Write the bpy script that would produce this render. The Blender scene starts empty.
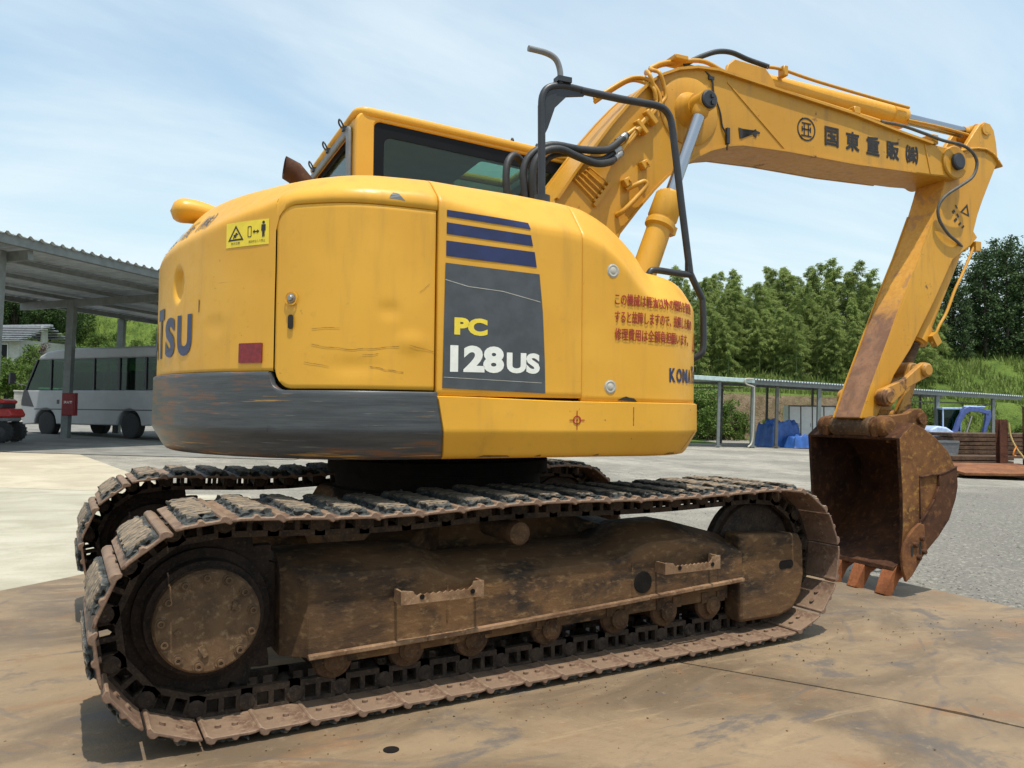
import bpy, bmesh, math, random
from math import sin, cos, pi, radians, atan2, hypot, sqrt
from mathutils import Vector, Matrix, noise
random.seed(11)
S = bpy.context.scene
COL = S.collection

# ------------------------------------------------------------------ camera
CAM = Vector((-1.8193, -4.0730, 1.1360))
YAW, PITCH, ROLL, FPX = radians(60.775), radians(1.956), radians(0.601), 800.0
_f = Vector((cos(PITCH)*cos(YAW), cos(PITCH)*sin(YAW), sin(PITCH)))
_r = _f.cross(Vector((0, 0, 1))).normalized(); _u = _r.cross(_f)
_r, _u = cos(ROLL)*_r + sin(ROLL)*_u, -sin(ROLL)*_r + cos(ROLL)*_u
cd = bpy.data.cameras.new('camera'); co = bpy.data.objects.new('camera', cd); COL.objects.link(co)
cd.sensor_fit = 'HORIZONTAL'; cd.sensor_width = 36.0; cd.lens = 36.0*FPX/1024.0
cd.clip_start = 0.05; cd.clip_end = 3000
m = Matrix((_r, _u, -_f)).transposed().to_4x4(); m.translation = CAM
co.matrix_world = m
S.camera = co

# ------------------------------------------------------------------ light
SUN_EL, SUN_AZ = radians(74.0), radians(186.0)       # azimuth from +Y clockwise
SD = Vector((sin(SUN_AZ)*cos(SUN_EL), cos(SUN_AZ)*cos(SUN_EL), sin(SUN_EL)))
sl = bpy.data.lights.new('sun', 'SUN'); sl.energy = 4.2; sl.angle = radians(0.55); sl.color = (1.0, 0.945, 0.85)
so = bpy.data.objects.new('sun', sl); COL.objects.link(so)
so.rotation_euler = SD.to_track_quat('Z', 'Y').to_euler()
W = bpy.data.worlds.new('World'); S.world = W; W.use_nodes = True
S.view_settings.view_transform = 'Standard'; S.view_settings.look = 'None'
S.view_settings.gamma = 1.0; S.view_settings.exposure = 0.20
S.view_settings.use_curve_mapping = False


class NT:
    """small node helper"""
    def __init__(s, tree):
        s.t = tree; s.n = tree.nodes; s.l = tree.links
    def node(s, typ, **kw):
        n = s.n.new(typ)
        for k, v in kw.items():
            if k.startswith('_'): setattr(n, k[1:], v)
        return n
    def set(s, n, key, v):
        if isinstance(v, bpy.types.NodeSocket): s.l.new(v, n.inputs[key])
        elif v is not None: n.inputs[key].default_value = v
    def math(s, op, a, b=None, clamp=False):
        n = s.n.new('ShaderNodeMath'); n.operation = op; n.use_clamp = clamp
        s.set(n, 0, a)
        if b is not None: s.set(n, 1, b)
        return n.outputs[0]
    def vmap(s, vec, scale=(1, 1, 1), loc=(0, 0, 0), rot=(0, 0, 0)):
        n = s.n.new('ShaderNodeMapping'); s.l.new(vec, n.inputs['Vector'])
        n.inputs['Scale'].default_value = scale; n.inputs['Location'].default_value = loc
        n.inputs['Rotation'].default_value = rot
        return n.outputs[0]
    def noise(s, vec, scale, detail=4, rough=.55, dist=0.0):
        n = s.n.new('ShaderNodeTexNoise'); s.l.new(vec, n.inputs['Vector'])
        n.inputs['Scale'].default_value = scale; n.inputs['Detail'].default_value = detail
        n.inputs['Roughness'].default_value = rough; n.inputs['Distortion'].default_value = dist
        return n.outputs['Fac']
    def ramp(s, fac, a, b, lo=0.0, hi=1.0):
        n = s.n.new('ShaderNodeMapRange'); n.interpolation_type = 'SMOOTHSTEP'
        s.set(n, 'Value', fac); n.inputs['From Min'].default_value = a; n.inputs['From Max'].default_value = b
        n.inputs['To Min'].default_value = lo; n.inputs['To Max'].default_value = hi
        return n.outputs[0]
    def mix(s, fac, a, b, blend='MIX'):
        n = s.n.new('ShaderNodeMix'); n.data_type = 'RGBA'; n.blend_type = blend
        s.set(n, 0, fac)
        for k, v in ((6, a), (7, b)):
            if isinstance(v, bpy.types.NodeSocket): s.l.new(v, n.inputs[k])
            else: n.inputs[k].default_value = (*v[:3], 1)
        return n.outputs[2]
    def sep(s, vec):
        n = s.n.new('ShaderNodeSeparateXYZ'); s.l.new(vec, n.inputs[0]); return n.outputs
    def comb(s, x, y, z):
        n = s.n.new('ShaderNodeCombineXYZ')
        s.set(n, 0, x); s.set(n, 1, y); s.set(n, 2, z); return n.outputs[0]
    def bump(s, h, strength=.2, dist=.02):
        n = s.n.new('ShaderNodeBump'); s.l.new(h, n.inputs['Height'])
        n.inputs['Strength'].default_value = strength; n.inputs['Distance'].default_value = dist
        return n.outputs[0]


# sky: Nishita with thin high cloud
w = NT(W.node_tree)
for n in list(w.n): w.n.remove(n)
sky = w.n.new('ShaderNodeTexSky'); sky.sky_type = 'NISHITA'; sky.sun_disc = False
sky.sun_elevation = SUN_EL; sky.sun_rotation = SUN_AZ; sky.air_density = 1.3; sky.dust_density = 2.4; sky.ozone_density = 1.2
tc = w.n.new('ShaderNodeTexCoord')
sx = w.sep(tc.outputs['Generated'])
dz = w.math('ADD', w.math('MAXIMUM', sx[2], 0.0), 0.16)
pl = w.comb(w.math('DIVIDE', sx[0], dz), w.math('DIVIDE', sx[1], dz), 0.0)
st = w.vmap(pl, scale=(.55, 1.1, 1), rot=(0, 0, radians(25)))
c1 = w.noise(st, 1.1, 8, .58, .8)
c2 = w.noise(w.vmap(pl, scale=(.35, 2.2, 1), rot=(0, 0, radians(-35)), loc=(3, 1, 0)), 1.6, 9, .62, .6)
cl = w.math('ADD', w.ramp(c1, .25, .75, .30, .80), w.ramp(c2, .35, .80, 0, .20), True)
hz = w.ramp(sx[2], 0.0, .30, .35, 0.0)
cl = w.math('ADD', cl, hz, True)
skc = w.mix(w.math('MULTIPLY', cl, .86), w.mix(1.0, sky.outputs[0], (.142, .172, .172), 'MULTIPLY'), (.775, .872, .905))
bg = w.n.new('ShaderNodeBackground'); w.l.new(skc, bg.inputs['Color']); bg.inputs['Strength'].default_value = 1.0
wo = w.n.new('ShaderNodeOutputWorld'); w.l.new(bg.outputs[0], wo.inputs['Surface'])


# ------------------------------------------------------------------ materials
def newmat(name):
    mt = bpy.data.materials.new(name); mt.use_nodes = True
    t = NT(mt.node_tree); b = t.n['Principled BSDF']
    return mt, t, b


def objco(t):
    return t.n.new('ShaderNodeTexCoord').outputs['Object']


def geoco(t):
    return t.n.new('ShaderNodeNewGeometry').outputs['Position']


def plain(name, col, rough=.6, metal=0.0, var=.12, scale=8, bump=.1, spec=.5):
    mt, t, b = newmat(name); v = objco(t)
    n = t.noise(v, scale, 5, .6)
    c = t.mix(t.ramp(n, .3, .7), [x*(1-var) for x in col], [min(1, x*(1+var)) for x in col])
    t.set(b, 'Base Color', c); b.inputs['Roughness'].default_value = rough
    b.inputs['Metallic'].default_value = metal; b.inputs['Specular IOR Level'].default_value = spec
    if bump: t.l.new(t.bump(t.noise(v, scale*6, 4), bump, .01), b.inputs['Normal'])
    return mt


def paint(name, col, rust=0.0, dirt=.35, scratch=.4, rough=.38):
    """worn machine paint: fade blotches, dirt runs, chips to primer and rust"""
    mt, t, b = newmat(name); v = objco(t)
    big = t.noise(v, 1.6, 4, .5)
    c = t.mix(t.ramp(big, .3, .72), [col[0]*.93, col[1]*.90, col[2]*.85], [min(1, col[0]*1.04), col[1]*1.06, col[2]*1.3])
    runs = t.noise(t.vmap(v, scale=(9, 9, 1.1)), 1.4, 6, .62)
    c = t.mix(t.math('MULTIPLY', t.ramp(runs, .50, .78), dirt), c, (.20, .12, .045))
    fine = t.noise(v, 22, 6, .7)
    c = t.mix(t.math('MULTIPLY', t.ramp(fine, .56, .74), dirt*.6), c, (.24, .15, .06))
    sc = t.noise(t.vmap(v, scale=(1.2, 1.2, 34), rot=(radians(4), radians(3), 0)), 2.2, 5, .6)
    msk = t.noise(v, 2.3, 3)
    s1 = t.math('MULTIPLY', t.ramp(sc, .68, .74), t.ramp(msk, .52, .62))
    c = t.mix(t.math('MULTIPLY', s1, scratch), c, (.10, .065, .03))
    chip = t.math('MULTIPLY', t.ramp(t.noise(v, 34, 3, .6), .70, .73), t.ramp(msk, .48, .6))
    c = t.mix(t.math('MULTIPLY', chip, .8*min(1, scratch*1.6)), c, (.055, .035, .022))
    r = t.ramp(fine, .3, .7, rough-.06, rough+.16)
    if rust:
        rn = t.noise(v, 4.5, 8, .68, .4)
        k = t.ramp(rn, .66-rust*.3, .72-rust*.25)
        rc = t.mix(t.ramp(t.noise(v, 26, 5, .6), .3, .7), (.085, .04, .018), (.21, .10, .042))
        c = t.mix(k, c, rc); r = t.mix(k, r, (.8, .8, .8))
    t.set(b, 'Base Color', c); t.l.new(r, b.inputs['Roughness'])
    b.inputs['Coat Weight'].default_value = .05; b.inputs['Specular IOR Level'].default_value = .4; b.inputs['Coat Roughness'].default_value = .2
    h = t.math('ADD', t.math('MULTIPLY', big, .9), t.math('MULTIPLY', fine, .05))
    t.l.new(t.bump(h, .10, .06), b.inputs['Normal'])
    return mt


def rusty(name, dark, mid, light, sc=5.0, rough=.85, bump=.35, dust=0.0, stretch=(1, 1, 1)):
    mt, t, b = newmat(name); v = t.vmap(objco(t), scale=stretch)
    n1 = t.noise(v, sc, 8, .66, .3); n2 = t.noise(v, sc*6, 6, .65); n3 = t.noise(v, sc*.35, 3)
    c = t.mix(t.ramp(n1, .34, .60), dark, mid)
    c = t.mix(t.math('MULTIPLY', t.ramp(n2, .5, .72), .8), c, light)
    c = t.mix(t.ramp(n3, .35, .7, 0, .5), c, [x*.6 for x in dark])
    if dust:
        gn = t.n.new('ShaderNodeNewGeometry').outputs['Normal']
        up = t.math('MULTIPLY', t.ramp(t.sep(gn)[2], .3, .95), t.ramp(n1, .3, .55))
        c = t.mix(t.math('MULTIPLY', up, dust), c, (.27, .195, .125))
    t.set(b, 'Base Color', c); b.inputs['Roughness'].default_value = rough
    b.inputs['Specular IOR Level'].default_value = .3
    t.l.new(t.bump(t.math('ADD', n1, t.math('MULTIPLY', n2, .4)), bump, .015), b.inputs['Normal'])
    return mt


YEL = (.665, .338, .026)
M = {}
M['yellow'] = paint('worn_yellow_paint', YEL, 0, .22, .45)
M['yellow_boom'] = paint('worn_boom_paint', (.54, .262, .018), .05, .42, .5, .42)
M['yellow_arm'] = paint('worn_arm_paint', (.585, .28, .019), .07, .5, .9, .45)
M['yellow_greasy'] = paint('greasy_yellow_paint', (.46, .22, .03), .55, .9, .9, .5)
M['rust'] = rusty('bucket_rust', (.026, .010, .006), (.080, .031, .012), (.18, .078, .030), 4.0)
M['rust_yellow'] = rusty('rust_over_yellow', (.085, .034, .013), (.175, .075, .024), (.34, .18, .04), 5.0)
M['rust_bright'] = rusty('bright_rust', (.11, .042, .016), (.20, .080, .028), (.30, .15, .065), 9.0)
M['tooth'] = rusty('tooth_rust', (.19, .062, .022), (.30, .10, .036), (.36, .16, .07), 12)
M['frame'] = rusty('track_frame_rust', (.026, .017, .011), (.142, .072, .029), (.26, .155, .072), 4.2, .8, .4, 0, (.8, 1, 1.6))
M['chain'] = rusty('chain_steel', (.018, .012, .009), (.052, .032, .020), (.12, .078, .048), 16, .75, .4, .08)
M['shoe'] = rusty('shoe_steel', (.12, .070, .046), (.22, .135, .092), (.31, .215, .155), 9, .6, .25, .35)
M['roller'] = rusty('roller_rust', (.040, .022, .012), (.105, .055, .026), (.18, .105, .055), 14)
M['drum'] = rusty('final_drive_steel', (.012, .008, .006), (.034, .020, .013), (.075, .046, .028), 14)
M['step'] = rusty('worn_step', (.13, .068, .034), (.255, .150, .082), (.36, .245, .15), 9.0)
M['hubcover'] = rusty('hub_cover_steel', (.058, .033, .018), (.130, .074, .036), (.25, .165, .09), 7, .75, .3, 0)
M['chrome'] = plain('chrome_rod', (.36, .37, .40), .25, 1.0, .03, 5, 0)
M['black'] = plain('black_paint', (.022, .023, .027), .42, 0, .2, 12, .08)
M['hose'] = plain('black_hose', (.02, .02, .021), .55, 0, .25, 30, .15)
M['grey_hose'] = plain('dusty_hose', (.085, .08, .07), .6, 0, .25, 30, .15)
M['scuff'] = plain('scuff_brown', (.20, .105, .03), .8, 0, .4, 60, 0)
M['stone'] = plain('gravel_stone', (.20, .19, .17), .9, 0, .5, 9, 0)
M['dark'] = plain('dark_steel_and_holes', (.012, .010, .009), .95, 0, .3, 9, .2, .1)
M['seam'] = plain('seam_rubber', (.02, .016, .012), .9, 0, .3, 9, 0)
M['steel'] = plain('bare_steel', (.34, .33, .31), .4, .8, .2, 20, .1)
M['blue'] = plain('navy_sticker', (.012, .019, .078), .4, 0, .2, 12, 0)
M['charcoal'] = plain('charcoal_sticker', (.055, .061, .067), .42, 0, .15, 14, 0)
M['white_ink'] = plain('pale_ink', (.72, .72, .66), .5, 0, .06, 30, 0)
M['yellow_ink'] = plain('yellow_ink', (.74, .56, .04), .5, 0, .08, 30, 0)
M['sticker_yellow'] = plain('sticker_yellow', (.80, .60, .03), .4, 0, .06, 30, 0)
M['red_ink'] = plain('red_ink', (.32, .028, .012), .5, 0, .25, 40, 0)
M['brown_ink'] = plain('dark_ink', (.018, .012, .009), .5, 0, .25, 40, 0)
M['reflector'] = plain('red_reflector', (.20, .012, .016), .25, 0, .25, 60, .1)
M['cap'] = plain('pale_cap', (.40, .375, .32), .5, 0, .15, 40, .1)
M['grey_trim'] = plain('grey_trim', (.16, .165, .17), .5, 0, .15, 14, 0)
M['headliner'] = plain('cab_headliner', (.24, .22, .185), .8, 0, .1, 10, 0)
M['frit'] = plain('window_frit', (.006, .006, .007), .4, 0, .1, 10, 0, .15)


def mat_guard():
    mt, t, b = newmat('scuffed_grey_guard'); v = objco(t); p = t.sep(v)
    st = t.vmap(v, scale=(2.0, 2.0, 24)); st2 = t.vmap(v, scale=(2.2, 2.2, 60), loc=(4, 2, 1))
    a = t.noise(st, 1.7, 7, .62); a2 = t.noise(st2, 1.5, 6, .6); bl = t.noise(v, 2.4, 4)
    c = t.mix(t.ramp(a, .3, .7), (.036, .040, .044), (.066, .072, .077))
    low = t.ramp(p[2], 1.03, .95, 0, .15)                        # wear along the lower lip
    left = t.ramp(p[0], -.85, -1.35, 0, .16)
    k = t.math('ADD', t.math('ADD', a, low), left)
    k = t.math('ADD', k, t.math('MULTIPLY', bl, .22))
    c = t.mix(t.math('MULTIPLY', t.math('MULTIPLY', t.ramp(k, .72, .84), t.ramp(t.noise(v, 3.1, 4), .42, .56)), .8), c, (.16, .062, .022))
    c = t.mix(t.math('MULTIPLY', t.ramp(t.math('ADD', a2, t.math('MULTIPLY', low, .7)), .64, .74), .8), c, (.42, .22, .045))
    c = t.mix(t.math('MULTIPLY', t.ramp(a2, .36, .30), .5), c, (.20, .21, .21))
    t.set(b, 'Base Color', c); b.inputs['Roughness'].default_value = .42
    t.l.new(t.bump(a2, .12, .01), b.inputs['Normal'])
    return mt


def mat_arm_inner():
    mt, t, b = newmat('arm_inner_worn'); v = objco(t); p = t.sep(v)
    n = t.noise(v, 7, 8, .7, .5); n2 = t.noise(v, 30, 5)
    base = t.mix(t.ramp(n2, .3, .7), (.60, .27, .025), (.67, .33, .05))
    rc = t.mix(t.ramp(n, .35, .65), (.20, .095, .05), (.33, .165, .085))
    rc = t.mix(t.ramp(n2, .5, .75), rc, (.15, .10, .075))
    k = t.ramp(t.math('ADD', p[2], t.math('MULTIPLY', n, .55)), 2.32, 2.02)
    up = t.math('MULTIPLY', t.ramp(n, .5, .62), .6)
    c = t.mix(t.math('MAXIMUM', k, up), base, rc)
    t.set(b, 'Base Color', c); b.inputs['Roughness'].default_value = .7
    t.l.new(t.bump(n2, .15, .01), b.inputs['Normal'])
    return mt


def mat_pad():
    mt, t, b = newmat('torn_rubber_pad'); v = objco(t); p = t.sep(v)
    n = t.noise(v, 26, 6, .7); n2 = t.noise(t.vmap(v, scale=(9, 40, 20)), 1.5, 5, .6)
    c = t.mix(t.ramp(n, .35, .65), (.026, .029, .028), (.075, .081, .077))
    dust = t.mix(t.ramp(n2, .35, .6), (.10, .075, .052), (.25, .186, .122))
    k = t.math('MULTIPLY', t.ramp(p[2], .064, .071), t.ramp(n, .36, .52))
    c = t.mix(k, c, dust)
    t.set(b, 'Base Color', c); b.inputs['Roughness'].default_value = .9
    t.l.new(t.bump(n, .5, .012), b.inputs['Normal'])
    return mt


def mat_glass(name, tint, alpha_mix=.75, rough=.02):
    mt, t, b = newmat(name)
    t.n.remove(b)
    tr = t.n.new('ShaderNodeBsdfTransparent'); tr.inputs[0].default_value = (*tint, 1)
    gl = t.n.new('ShaderNodeBsdfGlossy'); gl.inputs['Roughness'].default_value = rough
    gl.inputs['Color'].default_value = (.9, .95, .95, 1)
    fr = t.n.new('ShaderNodeLayerWeight'); fr.inputs[0].default_value = .5
    fa = t.math('ADD', t.math('MULTIPLY', t.math('POWER', fr.outputs['Facing'], 4.0), .6), .03)
    mx = t.n.new('ShaderNodeMixShader'); t.l.new(fa, mx.inputs[0])
    t.l.new(tr.outputs[0], mx.inputs[1]); t.l.new(gl.outputs[0], mx.inputs[2])
    t.l.new(mx.outputs[0], t.n['Material Output'].inputs['Surface'])
    return mt


M['guard'] = mat_guard(); M['arm_inner'] = mat_arm_inner(); M['pad'] = mat_pad()
M['glass'] = mat_glass('tinted_glass', (.60, .68, .64))
M['hatch'] = mat_glass('green_hatch_glass', (.72, .92, .80)); M['glass_dark'] = mat_glass('bus_glass', (.40, .56, .46))


# ------------------------------------------------------------------ mesh helpers
class MB:
    def __init__(s): s.v = []; s.f = []; s.m = []; s.sm = []
    def add(s, vs, fs, mi=0, smooth=False):
        o = len(s.v); s.v += [tuple(q) for q in vs]
        for f in fs: s.f.append([i+o for i in f]); s.m.append(mi); s.sm.append(smooth)
    def box(s, c, d, rot=None, mi=0):
        hx, hy, hz = d[0]/2, d[1]/2, d[2]/2
        vs = [Vector((x, y, z)) for x in (-hx, hx) for y in (-hy, hy) for z in (-hz, hz)]
        if rot is not None: vs = [rot @ q for q in vs]
        c = Vector(c)
        s.add([q+c for q in vs], [(0, 1, 3, 2), (4, 6, 7, 5), (0, 4, 5, 1), (2, 3, 7, 6), (0, 2, 6, 4), (1, 5, 7, 3)], mi)
    def beam(s, p0, p1, w, h, up=(0, 0, 1), mi=0):
        p0, p1 = Vector(p0), Vector(p1); d = (p1-p0); L = d.length; d.normalize()
        sd = d.cross(Vector(up))
        if sd.length < 1e-4: sd = d.cross(Vector((1, 0, 0)))
        sd.normalize(); uu = sd.cross(d)
        R_ = Matrix((d, sd, uu)).transposed()
        s.box((p0+p1)/2, (L, w, h), R_, mi)
    def lathe(s, p0, p1, prof, n=24, mi=0, capa=True, capb=True):
        """prof: list of (t along axis in metres, radius)"""
        p0, p1 = Vector(p0), Vector(p1); d = (p1-p0).normalized()
        a = d.orthogonal().normalized(); b_ = d.cross(a)
        vs = []; fs = []
        for (t_, r) in prof:
            for k in range(n):
                an = 2*pi*k/n; vs.append(p0+d*t_+(a*cos(an)+b_*sin(an))*r)
        for i in range(len(prof)-1):
            for k in range(n):
                k2 = (k+1) % n; fs.append((i*n+k, i*n+k2, (i+1)*n+k2, (i+1)*n+k))
        s.add(vs, fs, mi, True)
        if capa: s.add(vs[:n], [list(range(n))[::-1]], mi)
        if capb: s.add(vs[-n:], [list(range(n))], mi)
    def cyl(s, p0, p1, r0, r1=None, n=20, mi=0):
        L = (Vector(p1)-Vector(p0)).length
        s.lathe(p0, p1, [(0, r0), (L, r0 if r1 is None else r1)], n, mi)
    def tube(s, pts, r, n=10, mi=0, smooth_path=True, rr=None):
        P_ = [Vector(q) for q in pts]
        if smooth_path and len(P_) > 2: P_ = catmull(P_, 5)
        vs = []; fs = []; nrm = None
        for i, q in enumerate(P_):
            t_ = (P_[min(i+1, len(P_)-1)]-P_[max(i-1, 0)]).normalized()
            if nrm is None: nrm = t_.orthogonal().normalized()
            nrm = (nrm-t_*nrm.dot(t_)).normalized(); bb = t_.cross(nrm)
            rad = r if rr is None else rr(i/(len(P_)-1))
            for k in range(n):
                an = 2*pi*k/n; vs.append(q+(nrm*cos(an)+bb*sin(an))*rad)
        for i in range(len(P_)-1):
            for k in range(n):
                k2 = (k+1) % n; fs.append((i*n+k, i*n+k2, (i+1)*n+k2, (i+1)*n+k))
        s.add(vs, fs, mi, True)
        s.add(vs[:n], [list(range(n))[::-1]], mi); s.add(vs[-n:], [list(range(n))], mi)
    def prism(s, poly, y0, y1, fn=None, mi=0):
        """poly in (x, z), extruded along y; fn maps (x, y, z) to a point"""
        if fn is None: fn = lambda x, y, z: (x, y, z)
        n = len(poly)
        A = [fn(x, y0, z) for x, z in poly]; B = [fn(x, y1, z) for x, z in poly]
        s.add(A+B, [list(range(n)), list(range(2*n-1, n-1, -1))] + [(i, i+n, (i+1) % n+n, (i+1) % n) for i in range(n)], mi)
    def ring(s, outer, inner, y0, y1, fn=None, mi=0):
        """plate with a hole; outer/inner same point count"""
        if fn is None: fn = lambda x, y, z: (x, y, z)
        n = len(outer); vs = []
        for y in (y0, y1):
            vs += [fn(x, y, z) for x, z in outer]+[fn(x, y, z) for x, z in inner]
        fs = []
        for i in range(n):
            j = (i+1) % n
            fs += [(i, j, n+j, n+i), (2*n+i, 3*n+i, 3*n+j, 2*n+j), (i, 2*n+i, 2*n+j, j), (n+i, n+j, 3*n+j, 3*n+i)]
        s.add(vs, fs, mi)
    def grid(s, fn, nu, nv, mi=0, smooth=True, closed_u=False):
        vs = [fn(i/nu, j/nv) for j in range(nv+1) for i in range(nu+1)]
        s.add(vs, [(j*(nu+1)+i, j*(nu+1)+i+1, (j+1)*(nu+1)+i+1, (j+1)*(nu+1)+i) for j in range(nv) for i in range(nu)], mi, smooth)


def catmull(P_, k):
    out = []
    for i in range(len(P_)-1):
        p0, p1, p2, p3 = P_[max(i-1, 0)], P_[i], P_[i+1], P_[min(i+2, len(P_)-1)]
        for j in range(k):
            t_ = j/k
            out.append(.5*((2*p1)+(p2-p0)*t_+(2*p0-5*p1+4*p2-p3)*t_*t_+(3*p1-p0-3*p2+p3)*t_**3))
    out.append(P_[-1]); return out


def rrect(x0, z0, x1, z1, r, n=5):
    out = []
    for cx, cz, a0 in ((x1-r, z0+r, -90), (x1-r, z1-r, 0), (x0+r, z1-r, 90), (x0+r, z0+r, 180)):
        for k in range(n+1):
            an = radians(a0+90*k/n); out.append((cx+r*cos(an), cz+r*sin(an)))
    return out


def circle(cx, cz, r, n=24, a0=0):
    return [(cx+r*cos(a0+2*pi*k/n), cz+r*sin(a0+2*pi*k/n)) for k in range(n)]


ALPHA = radians(-5.5)          # slew of the upper structure


def loose(mb):
    """the separate pieces of a mesh builder"""
    ids = {}; root = []
    vid = []
    for q in mb.v:
        k = (round(q[0], 4), round(q[1], 4), round(q[2], 4))
        if k not in ids: ids[k] = len(root); root.append(len(root))
        vid.append(ids[k])
    def find(a):
        while root[a] != a: root[a] = root[root[a]]; a = root[a]
        return a
    for f in mb.f:
        for q in f[1:]: root[find(vid[q])] = find(vid[f[0]])
    groups = {}
    for i, f in enumerate(mb.f): groups.setdefault(find(vid[f[0]]), []).append(i)
    out = []
    for fi in groups.values():
        n_ = MB(); mp = {}
        for i in fi:
            for q in mb.f[i]:
                if q not in mp: mp[q] = len(n_.v); n_.v.append(mb.v[q])
            n_.f.append([mp[q] for q in mb.f[i]]); n_.m.append(mb.m[i]); n_.sm.append(mb.sm[i])
        out.append(n_)
    return out


def objs(name, mb, *a_, **k_):
    for q in loose(mb): o = obj(name, q, *a_, **k_)
    return o


def obj(name, mb, mats, parent=None, upper=False, bevel=0, seg=2, smooth=None, merge=False, fixn=True, label=None, loc=None, rot=None):
    me = bpy.data.meshes.new(name)
    me.from_pydata(mb.v, [], mb.f)
    if not isinstance(mats, (list, tuple)): mats = [mats]
    for q in mats: me.materials.append(M[q] if isinstance(q, str) else q)
    me.polygons.foreach_set('material_index', mb.m)
    me.polygons.foreach_set('use_smooth', mb.sm)
    me.update()
    if merge or fixn:
        bm = bmesh.new(); bm.from_mesh(me)
        if merge: bmesh.ops.remove_doubles(bm, verts=bm.verts, dist=1e-4)
        if fixn: bmesh.ops.recalc_face_normals(bm, faces=bm.faces)
        bm.to_mesh(me); bm.free()
    if smooth is not None:
        me.polygons.foreach_set('use_smooth', [True]*len(me.polygons))
        me.set_sharp_from_angle(angle=radians(smooth))
    o = bpy.data.objects.new(name, me); COL.objects.link(o)
    if bevel:
        b = o.modifiers.new('bevel', 'BEVEL'); b.width = bevel; b.segments = seg; b.limit_method = 'ANGLE'; b.angle_limit = radians(35)
        b.harden_normals = False
        if smooth is None:
            me.polygons.foreach_set('use_smooth', [True]*len(me.polygons)); me.set_sharp_from_angle(angle=radians(50))
    if parent is not None: o.parent = parent
    if upper: o.rotation_euler = (0, 0, ALPHA)
    if loc is not None: o.location = loc
    if rot is not None: o.rotation_euler = rot
    if label: o['label'] = label
    return o


def thing(name, label, cat, loc=(0, 0, 0), group=None, rotz=0):
    o = bpy.data.objects.new(name, None); COL.objects.link(o); o.location = loc; o.rotation_euler = (0, 0, rotz)
    o.empty_display_size = .2
    o['label'] = label; o['category'] = cat
    if group: o['group'] = group
    return o


def tag(o, label, cat, group=None):
    o['label'] = label; o['category'] = cat
    if group: o['group'] = group
    return o


def struct(o, kind='structure'):
    o['kind'] = kind; return o


_tcache = {}
def text2d(body, bold=0.0, squeeze=1.0):
    """lettering as flat triangles, scaled to unit cap height; returns verts (x, y), faces, width"""
    key = (body, bold)
    if key not in _tcache:
        cu = bpy.data.curves.new('lettering', 'FONT'); cu.body = body; cu.size = 1.0; cu.offset = bold
        cu.resolution_u = 4; cu.fill_mode = 'FRONT'
        o = bpy.data.objects.new('lettering', cu); COL.objects.link(o)
        dg = bpy.context.evaluated_depsgraph_get(); dg.update()
        me = o.evaluated_get(dg).to_mesh()
        vs = [(q.co.x, q.co.y) for q in me.vertices]; fs = [list(p.vertices) for p in me.polygons]
        o.evaluated_get(dg).to_mesh_clear()
        bpy.data.objects.remove(o); bpy.data.curves.remove(cu)
        x0 = min(q[0] for q in vs); x1 = max(q[0] for q in vs); y0 = min(q[1] for q in vs); y1 = max(q[1] for q in vs)
        _tcache[key] = ([((q[0]-x0)/(y1-y0), (q[1]-y0)/(y1-y0)) for q in vs], fs, (x1-x0)/(y1-y0))
    return _tcache[key]


def lay_bold(mb, body, fn, width, height, w_):
    """heavier strokes: the same glyphs laid a few times, each a hair above the last"""
    for k, (dx, dy) in enumerate(((0, 0), (w_, 0), (0, w_), (w_, w_))):
        lay_text(mb, body, (lambda k_, dx_, dy_: (lambda u, v: fn(u+dx_, v+dy_, k_*.00035)))(k, dx, dy), width-w_, height-w_, 0)


def lay_text(mb, body, fn, width, height, bold=0.0, mi=0):
    """fn(u, v) in metres along / up -> 3-D point"""
    vs, fs, wd = text2d(body, bold)
    mb.add([fn(x/wd*width, y*height) for x, y in vs], fs, mi)


# ------------------------------------------------------------------ ground
RX = Vector((_r.x, _r.y, 0)).normalized(); FX = Vector((_f.x, _f.y, 0)).normalized()


def sstep(a, b, x):
    t_ = min(1, max(0, (x-a)/(b-a))); return t_*t_*(3-2*t_)


def lf(x, y):
    d = Vector((x-CAM.x, y-CAM.y, 0)); return d.dot(RX), d.dot(FX)


def gz(x, y):
    """yard level: level under the machine, falling gently to the right beyond it"""
    la, fw = lf(x, y)
    la = max(-60, min(60, la))
    return -.024*la*sstep(2.3, 3.3, hypot(x, y))


def P(lat, fwd, h=0.0):
    """point from metres right of / ahead of the viewer, h metres above the yard"""
    q = CAM+RX*(lat+.024*h)+FX*fwd
    return Vector((q.x, q.y, gz(q.x, q.y)+h))


def terrain(lat, fwd):
    """hills round the yard, metres above yard level"""
    nz = noise.noise(Vector((lat*.05, fwd*.05, 1.3)))*1.2+noise.noise(Vector((lat*.2, fwd*.2, 4)))*.3
    right = sstep(-6, 12, lat)
    # right: cut bank then slope
    rr = 2.9*sstep(46, 48.5, fwd+lat*.04)+3.5*sstep(49, 62, fwd)+max(0, fwd-60)*.05
    rr += .7*sstep(17, 30, lat)*sstep(50, 60, fwd)
    # left: terraces
    ll = 0
    for k, (f0, hh) in enumerate(((36, .8), (43, 1.0), (51, 1.1), (62, 2.6), (72, 4.2), (82, 5.0))):
        ll += hh*sstep(f0, f0+3.2, fwd+lat*.05)
    ll += max(0, fwd-84)*.10
    h = right*rr+(1-right)*ll
    return h+nz*sstep(40, 60, fwd)*min(1, h/2.0)


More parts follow.
